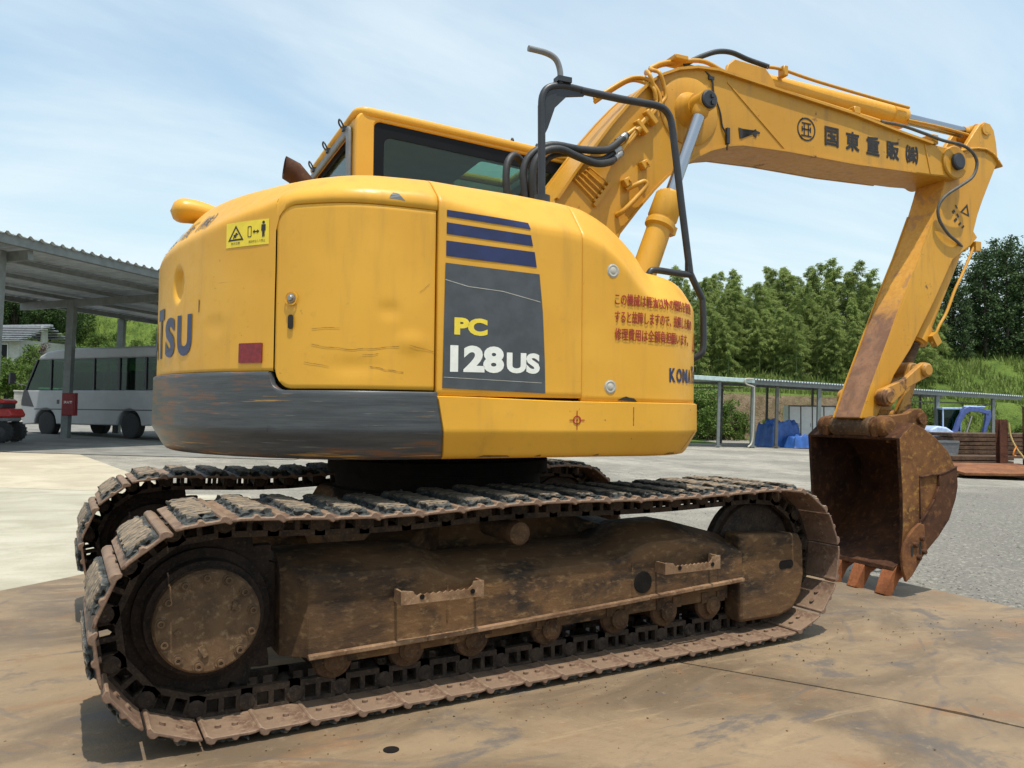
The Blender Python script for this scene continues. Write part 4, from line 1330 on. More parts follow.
# flange edges, weld seam, bosses
mb = MB()
tf = top[3:-1]
for side in (-1, 1):
    for a, b in zip(tf, tf[1:]): mb.beam((a[0], side*(BW+.006), a[1]-.002), (b[0], side*(BW+.006), b[1]-.002), .040, .016)
    bf = bot[2:15]
    for a, b in zip(bf, bf[1:]): mb.beam((a[0], side*(BW+.004), a[1]+.006), (b[0], side*(BW+.004), b[1]+.006), .012, .014)
    mb.beam((1.832, side*(BW+.001), 3.240), (2.305, side*(BW+.001), 2.875), .008, .010)
    mb.beam((3.60, side*(BW+.001), 3.10), (3.66, side*(BW+.001), 2.89), .008, .010)
obj('weld_bead', mb, 'yellow_boom', boom)
mb = MB()
for side in (-1, 1):
    mb.lathe((3.905, side*(BW-.01), 3.005), (3.905, side*(BW+.03), 3.005), [(0, .124), (.022, .124), (.030, .115), (.030, .06), (.040, .055)], 36)
    mb.lathe((1.535, side*BW, 3.005), (1.535, side*(BW+.01), 3.005), [(0, .215), (.006, .215), (.012, .205), (.0125, .115), (.03, .105), (.06, .085), (.10, .078)], 40)
objs('boss', mb, 'yellow_boom', boom, smooth=40)
mb = MB()
mb.lathe((3.905, -.205, 3.005), (3.905, -.245, 3.005), [(0, .062), (.022, .062), (.028, .05)], 24); obj('pin', mb, 'black', boom, smooth=40)
# lettering
mb = MB()
yT = -BW-.0025
for i, c in enumerate('国東重販㈱'):
    x0 = 2.644+.1905*i; z0 = 2.955-.004*i
    lay_bold(mb, c, (lambda x_, z_: (lambda u, v, o: (x_+u, yT-o, z_+v-.02*u)))(x0, z0), .126, .132, .0080)
obj('owner_lettering', mb, 'brown_ink', boom); mb = MB()
cx, cz = 2.484, 3.037
mb.ring(circle(cx, cz, .079, 32), circle(cx, cz, .069, 32), yT, yT+.001)
for p0, p1 in (((cx-.04, cz+.040), (cx+.04, cz+.040)), ((cx-.045, cz-.044), (cx+.045, cz-.044)), ((cx-.036, cz), (cx+.036, cz)), ((cx-.018, cz-.044), (cx-.018, cz+.040)), ((cx+.018, cz-.044), (cx+.018, cz+.040)), ((cx-.036, cz-.018), (cx-.036, cz+.018)), ((cx+.036, cz-.018), (cx+.036, cz+.018)), ((cx-.055, cz+.052), (cx-.030, cz+.072)), ((cx-.055, cz-.052), (cx-.035, cz-.070))):
    dx, dz = p1[0]-p0[0], p1[1]-p0[1]; L = hypot(dx, dz); nx, nz = -dz/L*.0046, dx/L*.0046
    mb.prism([(p0[0]-nx, p0[1]-nz), (p1[0]-nx, p1[1]-nz), (p1[0]+nx, p1[1]+nz), (p0[0]+nx, p0[1]+nz)], yT, yT+.001)
obj('owner_emblem', mb, 'brown_ink', boom)
# pipework on the boom flank and over its back
mb = MB(); r = .0125
yp = -BW-.035
mb.tube([(.90, -.12, 2.995), (1.088, -.13, 3.131), (1.187, -.14, 3.172), (1.243, -.17, 3.155), (1.275, yp+.01, 3.10), (1.297, yp, 3.045), (1.30, yp, 3.0), (1.262, yp, 2.950), (1.201, yp, 2.897), (1.144, yp, 2.839), (1.060, yp, 2.772)], r)
mb.tube([(.93, -.07, 3.00), (1.06, -.09, 3.10), (1.15, -.11, 3.155), (1.215, -.14, 3.15), (1.25, yp, 3.09), (1.268, yp, 3.02)], r)
mb.tube([(1.303, -.10, 3.262), (1.29, -.16, 3.225), (1.295, yp, 3.19), (1.325, yp, 3.125), (1.342, yp, 3.056), (1.312, yp, 3.008), (1.245, yp, 2.928), (1.176, yp, 2.858), (1.095, yp, 2.747), (1.025, yp, 2.692)], r)
mb.tube([(1.300, -.06, 3.245), (1.245, -.15, 3.215), (1.225, yp, 3.164), (1.258, yp, 3.085), (1.270, yp, 3.00), (1.22, yp, 2.915), (1.12, yp, 2.80), (1.02, yp, 2.66)], r)
mb.tube([(1.303, -.10, 3.262), (1.389, -.10, 3.312), (1.512, -.10, 3.345), (1.692, -.12, 3.372), (1.869, -.13, 3.325), (2.097, -.15, 3.290), (2.494, -.15, 3.262), (2.917, -.15, 3.232), (3.184, -.15, 3.213)], .014)
mb.tube([(1.303, -.05, 3.250), (1.42, -.05, 3.325), (1.56, -.05, 3.352), (1.75, -.05, 3.35), (2.1, -.07, 3.31), (2.5, -.08, 3.285), (2.9, -.09, 3.255)], .014)
mb.tube([(2.218, -.10, 3.442), (2.338, -.10, 3.450), (2.543, -.10, 3.432), (2.754, -.10, 3.418), (3.241, -.10, 3.395), (3.54, -.10, 3.385)], .011)
objs('oil_pipe', mb, 'yellow_boom', boom, smooth=60)
mb = MB()
mb.box((1.232, yp, 2.905), (.10, .05, .035), Matrix.Rotation(radians(45), 3, 'Y')); mb.box((1.165, yp, 2.835), (.10, .05, .03), Matrix.Rotation(radians(45), 3, 'Y'))
mb.box((1.50, -.09, 3.350), (.10, .14, .03)); mb.box((2.95, -.13, 3.245), (.06, .10, .05)); mb.box((3.70, -.14, 3.150), (.07, .10, .07)); mb.box((2.36, -.10, 3.435), (.04, .06, .07))
for x, z in ((1.199, 2.62), (1.077, 2.498)):
    mb.box((x, -BW-.02, z), (.05, .045, .05), Matrix.Rotation(radians(-30), 3, 'Y')); mb.cyl((x+.012, -BW-.04, z+.008), (x+.012, -BW-.055, z+.008), .012, n=8)
mb.lathe((1.16, yp, 2.835), (1.13, yp, 2.803), [(0, .024), (.04, .024)], 12)
# anchor for the foot of the arm cylinder
mb.prism([(1.86, 3.27), (1.90, 3.40), (1.955, 3.445), (2.21, 3.430), (2.27, 3.37), (2.33, 3.25)], -.105, -.075); mb.prism([(1.86, 3.27), (1.90, 3.40), (1.955, 3.445), (2.21, 3.430), (2.27, 3.37), (2.33, 3.25)], .075, .105)
objs('bracket', mb, 'yellow_boom', boom, bevel=.005, seg=1)
# grease lines running down to a distribution block
mb = MB()
for k in range(5):
    o = k*.024; 
    mb.tube([(.64+o*.8, -.10, 2.33+o*1.3), (.715+o*.9, -.155, 2.455+o*.95), (.735+o, -BW-.012, 2.475+o*.85), (.862+o*.92, -BW-.014, 2.372+o*1.15)], .0055, 8, smooth_path=False)
    mb.box((.868+o*.92, -BW-.014, 2.366+o*1.15), (.022, .022, .016), Matrix.Rotation(radians(35), 3, 'Y'))
mb.beam((.862, -BW-.014, 2.335), (.975, -BW-.014, 2.483), .02, .022)
obj('grease_line', mb, 'yellow_boom', boom, smooth=50)
mb = MB(); mb.tube([(1.077, -BW-.02, 2.455), (1.13, -BW-.05, 2.485), (1.178, -BW-.055, 2.507), (1.192, -BW-.055, 2.485), (1.15, -BW-.05, 2.43), (1.05, -BW-.04, 2.325), (1.02, -BW-.005, 2.30)], .015, 10)
obj('grab_handle', mb, 'yellow_boom', boom, smooth=60)
mb = MB()
mb.tube([(1.571, -.10, 3.315), (1.65, -.17, 3.285), (1.705, -BW-.008, 3.233), (1.720, -BW-.008, 3.147), (1.769, -BW-.008, 3.035), (1.787, -BW-.008, 2.948), (1.818, -BW-.010, 2.894), (1.824, -BW-.008, 2.80)], .0055, 8)
mb.box((1.70, -BW-.008, 3.24), (.04, .012, .02)); mb.box((1.825, -BW-.012, 2.89), (.022, .02, .10)); 
obj('work_light_cable', mb, 'black', boom, smooth=60)
mb = MB()
mb.prism([(1.918, 2.962), (1.952, 2.958), (1.952, 2.930), (1.99, 2.922), (2.04, 2.938), (2.04, 2.925), (2.062, 2.918), (2.066, 2.945), (2.09, 2.946), (2.09, 2.957), (2.062, 2.963), (2.058, 2.972), (2.046, 2.968), (2.040, 2.955), (1.985, 2.936), (1.955, 2.944), (1.945, 2.895), (1.928, 2.895)], -BW-.0045, -BW-.002)
obj('peeled_bracket_mark', mb, 'brown_ink', boom)
# black hoses
mb = MB()
mb.tube([(1.579, -.06, 3.352), (1.66, -.06, 3.40), (1.743, -.05, 3.447), (1.855, -.05, 3.496), (1.969, -.05, 3.512), (2.085, -.06, 3.487), (2.17, -.08, 3.465), (2.235, -.10, 3.446)], .017, 12)
mb.tube([(1.065, yp, 2.776), (1.00, yp-.02, 2.720), (.93, -.27, 2.665), (.858, -.30, 2.629), (.692, -.34, 2.598), (.501, -.36, 2.589), (.385, -.36, 2.525), (.335, -.36, 2.43), (.345, -.36, 2.30), (.37, -.34, 2.06)], .021, 12)
mb.tube([(1.030, yp, 2.665), (.97, yp-.02, 2.615), (.908, -.29, 2.570), (.787, -.34, 2.533), (.652, -.37, 2.545), (.535, -.39, 2.562), (.43, -.40, 2.526), (.372, -.40, 2.43), (.385, -.38, 2.25), (.42, -.36, 2.05)], .021, 12)
mb.tube([(1.020, yp, 2.690), (.95, yp-.02, 2.64), (.874, -.27, 2.590), (.767, -.30, 2.567), (.648, -.32, 2.572), (.52, -.33, 2.54), (.45, -.32, 2.44), (.44, -.30, 2.2)], .017, 12)
mb.tube([(.42, -.20, 2.50), (.33, -.25, 2.54), (.27, -.28, 2.46), (.28, -.28, 2.28), (.36, -.26, 2.05)], .020, 12)
objs('hydraulic_hose', mb, 'hose', boom, smooth=60)
mb = MB()
for p, d in (((1.065, yp, 2.776), (-.07, -.012, -.058)), ((1.030, yp, 2.665), (-.06, -.02, -.05)), ((1.022, yp, 2.690), (-.06, -.02, -.042))):
    p = Vector(p); q = p+Vector(d); mb.lathe(p, q, [(0, .019), (.02, .024), (.045, .024), (.05, .0225), ((q-p).length, .0225)], 12)
objs('hose_fitting', mb, 'steel', boom, smooth=40)
mb = MB()
mb.tube([(3.20, -.15, 3.212), (3.38, -.18, 3.200), (3.60, -.20, 3.165), (3.76, -.21, 3.140), (3.90, -.235, 3.125), (3.999, -.25, 3.085), (4.06, -.25, 3.01), (4.03, -.24, 2.905), (3.92, -.22, 2.825), (3.81, -.19, 2.750), (3.755, -.17, 2.67), (3.765, -.165, 2.575), (3.86, -.16, 2.480), (3.97, -.15, 2.432), (4.06, -.12, 2.41)], .0115, 10)
objs('hydraulic_hose', mb, 'grey_hose', boom, smooth=60)

# boom cylinders, one each side
for side in (-1, 1):
    y = side*.335
    A = Vector((1.530, y, 3.005)); d = Vector((1.092, y, 1.905))-A; d.normalize()
    mb = MB()
    f0 = A+d*.648; f1 = A+d*1.72
    mb.lathe(f0, f1, [(0, .072), (.0, .086), (.14, .088), (.15, .080), (.165, .080), (.17, .088), (.20, .088), (.215, .070), (1.05, .070)], 28)
    mb.lathe(f0-d*.02, f0, [(0, .04), (0, .066), (.02, .07)], 20)
    for k in range(8):
        an = 2*pi*k/8; a_ = d.orthogonal().normalized(); b_ = d.cross(a_); c = f0+(a_*cos(an)+b_*sin(an))*.066
        mb.lathe(c-d*.016, c, [(0, .010), (.016, .010)], 6)
    pr = f0+d*.235+Vector((.088, 0, .02)); mb.box(pr, (.06, .05, .05), Matrix.Rotation(radians(20), 3, 'Y'))
    mb.tube([pr, pr+d*.3+Vector((.005, 0, 0)), pr+d*.8], .010, 8, smooth_path=False)
    bc = obj('boom_cylinder', mb, 'yellow', EX, True, smooth=40)
    mb = MB(); mb.cyl(A+d*.05, f0+d*.01, .038, n=24); obj('cylinder_rod', mb, 'chrome', bc, smooth=40)
    mb = MB()
    mb.lathe(A-Vector((0, side*.055, 0)), A+Vector((0, side*.05, 0)), [(0, .062), (.105, .062)], 28)
    mb.lathe(A+d*.02, A+d*.10, [(0, .05), (.06, .050), (.08, .04)], 20)
    obj('rod_eye', mb, 'yellow_boom', bc, smooth=40)
    mb = MB(); mb.lathe(A+Vector((0, side*.05, 0)), A+Vector((0, side*.066, 0)), [(0, .054), (.012, .054), (.016, .046)], 24)
    mb.box(A+Vector((.012, side*.070, .018)), (.02, .012, .02)); mb.box(A+Vector((.014, side*.070, -.022)), (.02, .012, .02))
    obj('pin_cap', mb, 'black', bc, smooth=40)

# arm cylinder along the boom's back
A = Vector((2.02, 0, 3.375)); B = Vector((4.33, 0, 3.338)); d = (B-A).normalized()
mb = MB()
mb.lathe(A-Vector((0, .07, 0)), A+Vector((0, .07, 0)), [(0, .075), (.14, .075)], 24)
mb.lathe(A, B, [(.05, .06), (.12, .073), (1.42, .073), (1.425, .082), (1.56, .083), (1.565, .066), (1.575, .06)], 28)
ac_ = obj('arm_cylinder', mb, 'yellow', EX, True, smooth=40)
mb = MB(); mb.cyl(A+d*1.57, B-d*.06, .041, n=24); obj('cylinder_rod', mb, 'chrome', ac_, smooth=40)
mb = MB(); mb.lathe(B-Vector((0, .06, 0)), B+Vector((0, .06, 0)), [(0, .062), (.12, .062)], 24); mb.lathe(B-d*.10, B-d*.03, [(0, .044), (.07, .05)], 16)
obj('rod_eye', mb, 'yellow_boom', ac_, smooth=40)
mb = MB(); mb.tube([(3.55, -.085, 3.30), (3.9, -.085, 3.30), (4.2, -.08, 3.29)], .010, 8); objs('oil_pipe', mb, 'yellow_boom', ac_)

# ---- arm
AW = .128
inner = [(3.885, 2.90), (3.85, 2.80), (3.790, 2.652), (3.628, 2.312), (3.463, 2.008), (3.297, 1.668), (3.136, 1.345), (3.03, 1.115)]
outer = [(3.16, 1.10), (3.215, 1.19), (3.345, 1.42), (3.510, 1.615), (3.753, 1.972), (3.955, 2.298), (4.145, 2.42), (4.232, 2.665), (4.290, 2.785), (4.437, 3.055)]
head = [(4.44, 3.08), (4.40, 3.135), (4.30, 3.165), (4.18, 3.15), (4.06, 3.10), (3.99, 3.125), (3.93, 3.13), (3.86, 3.09), (3.81, 3.02)]
mb = MB()
poly = inner+outer+head
npoly = len(poly)
A_ = [(x, -AW, z) for x, z in poly]; B_ = [(x, AW, z) for x, z in poly]
ni = len(inner)
mb.add(A_+B_, [list(range(npoly)), list(range(2*npoly-1, npoly-1, -1))])
mb.add(A_+B_, [(i, i+npoly, (i+1) % npoly+npoly, (i+1) % npoly) for i in range(npoly) if i >= ni-1])
mb.add(A_+B_, [(i, i+npoly, i+1+npoly, i+1) for i in range(ni-1)], 1)
arm = obj('arm', mb, ['yellow_arm', 'arm_inner'], EX, True, bevel=.007, merge=True)
# lugs for the arm cylinder rod, collar plate
mb = MB()
lug = [(4.06, 3.08), (4.12, 3.19), (4.20, 3.29), (4.265, 3.365), (4.32, 3.395), (4.385, 3.39), (4.43, 3.345), (4.455, 3.25), (4.475, 3.10), (4.44, 3.05), (4.20, 2.98)]
for y0 in (-.125, .085): mb.prism(lug, y0, y0+.04)
cp = [(4.02, 3.12), (4.12, 3.15), (4.22, 3.172), (4.31, 3.178), (4.40, 3.155), (4.45, 3.115), (4.50, 3.066)]
for a, b in zip(cp, cp[1:]): mb.beam((a[0], 0, a[1]), (b[0], 0, b[1]), .292, .016)
mb.lathe((4.33, -.135, 3.338), (4.33, .135, 3.338), [(0, .045), (.27, .045)], 20)
obj('arm_head', mb, 'yellow_arm', arm, bevel=.005, seg=1)
mb = MB()
for a, b in zip(inner[2:], inner[3:]):
    for side in (-1, 1): mb.beam((a[0]-.002, side*(AW-.006), a[1]), (b[0]-.002, side*(AW-.006), b[1]), .010, .012, (1, 0, 0))
obj('weld_bead', mb, 'yellow_arm', arm)
# warning sticker, scuffed
mb = MB(); yS = -AW-.002
mb.ring([(4.035, 2.665), (4.115, 2.735), (4.135, 2.640)], [(4.060, 2.668), (4.106, 2.709), (4.118, 2.654)], yS, yS+.001)
for x, z, w_, h_ in ((3.965, 2.660, .03, .022), (3.985, 2.60, .035, .02), (4.03, 2.575, .03, .016), (4.01, 2.635, .016, .03), (4.065, 2.555, .03, .012), (3.995, 2.70, .012, .03)):
    mb.box((x, yS, z), (w_, .001, h_), Matrix.Rotation(radians(-40), 3, 'Y'))
obj('warning_sticker', mb, 'brown_ink', arm)
# bucket cylinder on the arm's outer face, with its pipes
A = Vector((4.17, 0, 2.50)); B = Vector((3.60, 0, 1.47)); d = (B-A).normalized()
mb = MB()
mb.lathe(A-Vector((0, .06, 0)), A+Vector((0, .06, 0)), [(0, .07), (.12, .07)], 20)
mb.lathe(A, B, [(.04, .055), (.10, .066), (.80, .066), (.805, .078), (.93, .080), (.935, .06), (.945, .055)], 26)
bk = obj('bucket_cylinder', mb, 'yellow_arm', EX, True, smooth=40)
mb = MB(); mb.cyl(A+d*.94, B-d*.03, .036, n=20); obj('cylinder_rod', mb, 'hubcover', bk, smooth=40)
mb = MB(); mb.lathe(B-Vector((0, .055, 0)), B+Vector((0, .055, 0)), [(0, .056), (.11, .056)], 20); obj('rod_eye', mb, 'yellow_greasy', bk, smooth=40)
mb = MB()
mb.prism([(4.13, 2.38), (4.05, 2.52), (4.18, 2.58), (4.26, 2.50)], -.10, -.07); mb.prism([(4.13, 2.38), (4.05, 2.52), (4.18, 2.58), (4.26, 2.50)], .07, .10)
objs('bracket', mb, 'yellow_arm', arm)
mb = MB()
mb.tube([(4.25, -.09, 2.452), (4.17, -.09, 2.315), (4.10, -.09, 2.20), (4.022, -.09, 2.080), (3.93, -.09, 1.905), (3.85, -.09, 1.80), (3.77, -.09, 1.665)], .011, 10)
mb.box((4.255, -.09, 2.43), (.06, .05, .07)); mb.box((3.80, -.09, 1.70), (.09, .05, .06), Matrix.Rotation(radians(55), 3, 'Y'))
objs('oil_pipe', mb, 'yellow_boom', bk, smooth=50)

# ---- linkage and bucket
PA = Vector((3.205, 0, 1.262)); PB = Vector((3.575, 0, 1.462)); PH = Vector((3.105, 0, 1.055)); PK = Vector((3.46, 0, 1.115))
def linkbar(mb, p, q, y0, y1, r0, r1, waist):
    d = (q-p); L = d.length; d.normalize(); nrm = Vector((-d.z, 0, d.x))
    def outl(c, r, a0): return [c+Vector((cos(a0+k*pi/10)*r, 0, sin(a0+k*pi/10)*r)) for k in range(11)]
    an = atan2(d.z, d.x)
    pts = outl(q, r1, an-pi/2)+[(p+q)/2+nrm*waist]+outl(p, r0, an+pi/2)+[(p+q)/2-nrm*waist]
    mb.prism([(t.x, t.z) for t in pts], y0, y1)
mb = MB()
for side in (-1, 1):
    linkbar(mb, PA, PB, side*.152, side*.195, .068, .055, .034)
    mb.lathe(PA+Vector((0, side*.13, 0)), PA+Vector((0, side*.225, 0)), [(0, .062), (.08, .062), (.085, .042), (.095, .04)], 20)
    mb.lathe(PB+Vector((0, side*.14, 0)), PB+Vector((0, side*.225, 0)), [(0, .048), (.07, .052), (.085, .036)], 18)
mb.cyl(PB-Vector((0, .15, 0)), PB+Vector((0, .15, 0)), .035)
obj('tipping_link', mb, 'yellow_greasy', EX, True, bevel=.006, seg=2, smooth=40)
mb = MB()
linkbar(mb, PB, PK, -.105, -.060, .055, .065, .04); linkbar(mb, PB, PK, .060, .105, .055, .065, .04)
mb.cyl(PK-Vector((0, .105, 0)), PK+Vector((0, .105, 0)), .062)
obj('bucket_link', mb, 'yellow_greasy', EX, True, bevel=.006, smooth=40)
BH = .41
prof = [(3.062, .985), (3.195, 1.088), (3.30, 1.045), (3.40, .988), (3.525, .892), (3.590, .785), (3.600, .655), (3.580, .570), (3.515, .430), (3.408, .318), (3.285, .222), (3.12, .135)]
mb = MB()
def off_poly(pts, t_):
    out = []
    for i, p in enumerate(pts):
        a = Vector(pts[max(0, i-1)]); b = Vector(pts[min(len(pts)-1, i+1)]); d = (b-a).normalized(); nrm = Vector((d.y, -d.x)); out.append((p[0]+nrm.x*t_, p[1]+nrm.y*t_))
    return out
inn = off_poly(prof, .022)
mb.prism(prof+inn[::-1], -BH+.028, BH-.028)
bucket = obj('bucket', mb, 'rust', EX, True, bevel=.004, smooth=35)
for side in (-1, 1):
    mb = MB()
    lipx = [(3.085, .112), (3.075, .26), (3.088, .40), (3.088, .60), (3.066, .985)]
    ya, yb = side*BH, side*(BH-.028)
    mb.prism(prof+lipx[:-1], min(ya, yb), max(ya, yb))
    spl = obj('side_plate', mb, ['rust', 'rust_yellow'], bucket, bevel=.005)
    for q in spl.data.polygons:
        if q.normal.y*side > .5: q.material_index = 1
    mb = MB()                                                            # wear plate with raised arc edge
    arc = [(3.243, .725), (3.345, .738), (3.435, .742), (3.52, .765), (3.592, .790)]
    low_ = [(3.598, .655), (3.577, .570), (3.512, .432), (3.405, .320), (3.285, .226), (3.20, .185)]
    inner_arc = [(3.175, .30), (3.235, .43), (3.305, .50), (3.365, .575), (3.41, .66), (3.42, .73)]
    mb.prism([(3.42, .741), (3.52, .765), (3.592, .790)]+low_+inner_arc[:-1], side*BH, side*(BH+.014)) if side > 0 else mb.prism([(3.42, .741), (3.52, .765), (3.592, .790)]+low_+inner_arc[:-1], -BH-.014, -BH)
    for a, b in zip(arc, arc[1:]): mb.beam((a[0], side*(BH+.008), a[1]), (b[0], side*(BH+.008), b[1]), .020, .012)
    mb.beam((3.245, side*(BH+.004), .735), (3.245, side*(BH+.004), .42), .010, .008)
    for a, b in zip(inner_arc, inner_arc[1:]): mb.beam((a[0], side*(BH+.012), a[1]), (b[0], side*(BH+.012), b[1]), .020, .012)
    obj('wear_plate', mb, 'rust', bucket, bevel=.003, seg=1)
    mb = MB()                                                            # bolted side cutter
    cut = [(3.075, .045), (3.045, .12), (3.035, .21), (3.055, .285), (3.095, .345), (3.15, .395), (3.205, .425), (3.245, .41), (3.25, .33), (3.265, .245), (3.20, .165), (3.13, .085)]
    mb.prism(cut, side*(BH+.015) if side > 0 else -BH-.037, side*(BH+.037) if side > 0 else -BH-.015)
    sc_ = obj('side_cutter', mb, 'rust_bright', bucket, bevel=.006)
    mb = MB()
    for x, z in ((3.155, .285), (3.215, .325), (3.185, .20), (3.235, .235)):
        mb.lathe((x, side*(BH+.037), z), (x, side*(BH+.055), z), [(0, .020), (.014, .020), (.016, .012), (.018, .012)], 6)
    for x, z, h_ in ((3.125, .245, .07), (3.20, .262, .08)): mb.prism(rrect(x-.011, z-h_/2, x+.011, z+h_/2, .010, 3), side*(BH+.038)-.0008, side*(BH+.038)+.0008, mi=1)
    objs('cutter_bolt', mb, ['rust', 'seam'], sc_)
# cutting edge, top plate reinforcement, hanger ears and hinge tube
mb = MB(); mb.prism([(3.030, .105), (3.035, .135), (3.13, .175), (3.30, .245), (3.30, .215), (3.13, .13), (3.05, .098)], -BH+.03, BH-.03)
obj('cutting_edge', mb, 'rust', bucket, bevel=.004)
mb = MB()
for y0 in (-.245, .195):
    mb.prism([(3.045, .985), (3.035, 1.06), (3.06, 1.115), (3.11, 1.135), (3.20, 1.135), (3.33, 1.150), (3.41, 1.185), (3.47, 1.185), (3.525, 1.14), (3.53, 1.08), (3.46, .97), (3.20, 1.07)], y0, y0+.05)
mb.lathe((PH.x, -.30, PH.z), (PH.x, -.175, PH.z), [(0, .045), (.01, .07), (.055, .074), (.06, .062), (.125, .062)], 24)
mb.lathe((PH.x, .30, PH.z), (PH.x, .175, PH.z), [(0, .045), (.01, .07), (.055, .074), (.06, .062), (.125, .062)], 24)
mb.lathe((PK.x, -.27, PK.z), (PK.x, .27, PK.z), [(0, .04), (.03, .042), (.04, .03), (.5, .03), (.51, .042), (.54, .04)], 20)
mb.box((3.105, -.285, .985), (.03, .02, .07))
obj('hanger', mb, 'rust_yellow', bucket, bevel=.006, smooth=40)
mb = MB(); mb.lathe((PH.x, -.172, PH.z), (PH.x, .172, PH.z), [(0, .068), (.012, .076), (.03, .072), (.31, .072), (.33, .076), (.344, .068)], 28)
obj('hinge_tube', mb, 'hubcover', arm, smooth=40)
for y in (-.335, -.10, .10, .335):
    mb = MB()
    def tp(u, x, w_): return (u, y+x, w_)
    # adapter hugging the edge, then the tapered point
    sec = [((3.150, .160), (3.135, .075), .052), ((3.065, .140), (3.085, .050), .050), ((3.030, .108), (3.070, .025), .047), ((2.950, -.040), (3.020, -.060), .040)]
    vs = []
    for (a, b, hw) in sec: vs += [(a[0], y-hw, a[1]), (a[0], y+hw, a[1]), (b[0], y+hw, b[1]), (b[0], y-hw, b[1])]
    fs = [(0, 1, 2, 3), (12, 13, 14, 15)]
    for i in range(3):
        for k in range(4): fs.append((i*4+k, i*4+(k+1) % 4, (i+1)*4+(k+1) % 4, (i+1)*4+k))
    mb.add(vs, fs); mb.lathe((3.095, y-.058, .098), (3.095, y+.058, .098), [(0, .014), (.116, .014)], 10)
    obj('tooth', mb, 'tooth', bucket, bevel=.008, seg=2)

# ------------------------------------------------------------------ the yard round it
PSI = atan2(RX.y, RX.x)
M['shed_steel'] = plain('shed_steel', (.165, .18, .175), .5, .2, .15, 6, .05)
M['shed_dark'] = plain('shed_brown_steel', (.10, .095, .085), .6, .2, .2, 6, .05)
M['roof_sheet'] = plain('roof_sheet', (.42, .47, .50), .5, .1, .15, 3, .05)
M['gutter'] = plain('pale_gutter', (.40, .50, .50), .5, 0, .12, 6, .05)
M['white_paint'] = plain('white_paint', (.66, .67, .66), .4, 0, .06, 6, 0)
M['silver_paint'] = plain('bus_paint', (.30, .31, .32), .35, 0, .05, 3, 0)
M['red_paint'] = plain('red_paint', (.40, .025, .022), .4, 0, .2, 9, 0)
M['tyre'] = plain('tyre', (.022, .022, .023), .85, 0, .2, 20, .2)
M['blue_paint'] = plain('blue_paint', (.055, .085, .25), .45, 0, .2, 7, .05)
M['pale_blue'] = plain('pale_blue_paint', (.36, .46, .66), .45, 0, .2, 7, .05)
M['tarp'] = plain('blue_tarp', (.022, .085, .30), .5, 0, .25, 4, .3)
M['cement'] = plain('wall_concrete', (.30, .29, .26), .9, 0, .2, 2, .3)
M['tile'] = plain('grey_roof_tile', (.30, .31, .33), .7, 0, .15, 5, .2)
M['plaster'] = plain('plaster', (.46, .44, .40), .9, 0, .1, 5, .1)
M['rope'] = plain('rope', (.42, .31, .12), .9, 0, .2, 30, .2)
M['orange'] = plain('orange_tie', (.62, .22, .03), .7, 0, .2, 30, .1)
M['plate_edge'] = rusty('stacked_plate_rust', (.050, .028, .018), (.115, .064, .038), (.20, .125, .08), 7.0)
M['plate_orange'] = rusty('orange_plate_rust', (.15, .056, .024), (.235, .092, .036), (.30, .15, .075), 4.0)
M['column_rust'] = rusty('column_rust', (.055, .022, .014), (.11, .042, .024), (.17, .07, .04), 6.0)
M['wall_glass'] = mat_glass('tinted_screen', (.25, .42, .36))


def local(t):
    """yard coordinates (lat, fwd, height) to the thing's own frame"""
    inv = (Matrix.Translation(t.location) @ Matrix.Rotation(t.rotation_euler.z, 4, 'Z')).inverted()
    return lambda lat, fwd, h: inv @ P(lat, fwd, h)


def yard(name, label, cat, lat, fwd, group=None, h=0.0, turn=0.0):
    return thing(name, label, cat, P(lat, fwd, h), group, PSI+turn)


# ---- left shed over the bus
sh = yard('open_shed', 'tall open grey steel shed with corrugated roof at left, sheltering the bus', 'shed', -10.1, 15.9)
Lc = local(sh)
e = Vector((.30, .954)); nn2 = Vector((-.954, .30)); o0 = Vector((-9.76, 15.25))
def R2(a, b, h):                                  # a along the eaves, b back from them
    q = o0+e*a+nn2*b; return Lc(q.x, q.y, h)
def roof_h(b): return 4.30-.045*b-.25
mb = MB()
A0, A1, B0, B1, pch = -8.0, 15.0, -.15, 6.5, .25
na = int((A1-A0)/pch*6)
def rf(u, v):
    a = A0+(A1-A0)*u; b = B0+(B1-B0)*v; ph = (a/pch) % 1.0
    k = 1 if .12 < ph < .40 else (0 if ph > .55 or ph < 0 else (ph/.12 if ph <= .12 else 1-(ph-.40)/.15))
    return R2(a, b, roof_h(b)+.12+.05*k)
mb.grid(rf, na, 1, 0, False)
ro = obj('roof', mb, 'roof_sheet', sh)
so_ = ro.modifiers.new('sheet', 'SOLIDIFY'); so_.thickness = .006
mb = MB()
for b in (.05, 1.6, 3.2, 4.8, 6.3):
    mb.beam(R2(A0, b, roof_h(b)+.03), R2(A1, b, roof_h(b)+.03), .09, .14 if b in (.05, 6.3) else .09)
obj('purlin', mb, 'shed_steel', sh)
mb = MB()
mb.beam(R2(A0, -.06, roof_h(0)+.05), R2(A1, -.06, roof_h(0)+.05), .03, .20)
obj('fascia', mb, 'shed_steel', sh)
mb = MB()
def hpost(mb, p, q, w_, d_):
    mb.beam(p, q, w_, d_, (0, 1, 0))
for a in (-5.2, .55, 5.77, 11.2):
    mb.beam(R2(a, .1, roof_h(.1)-.14), R2(a, 6.3, roof_h(6.3)-.14), .12, .20)
obj('rafter', mb, 'shed_steel', sh)
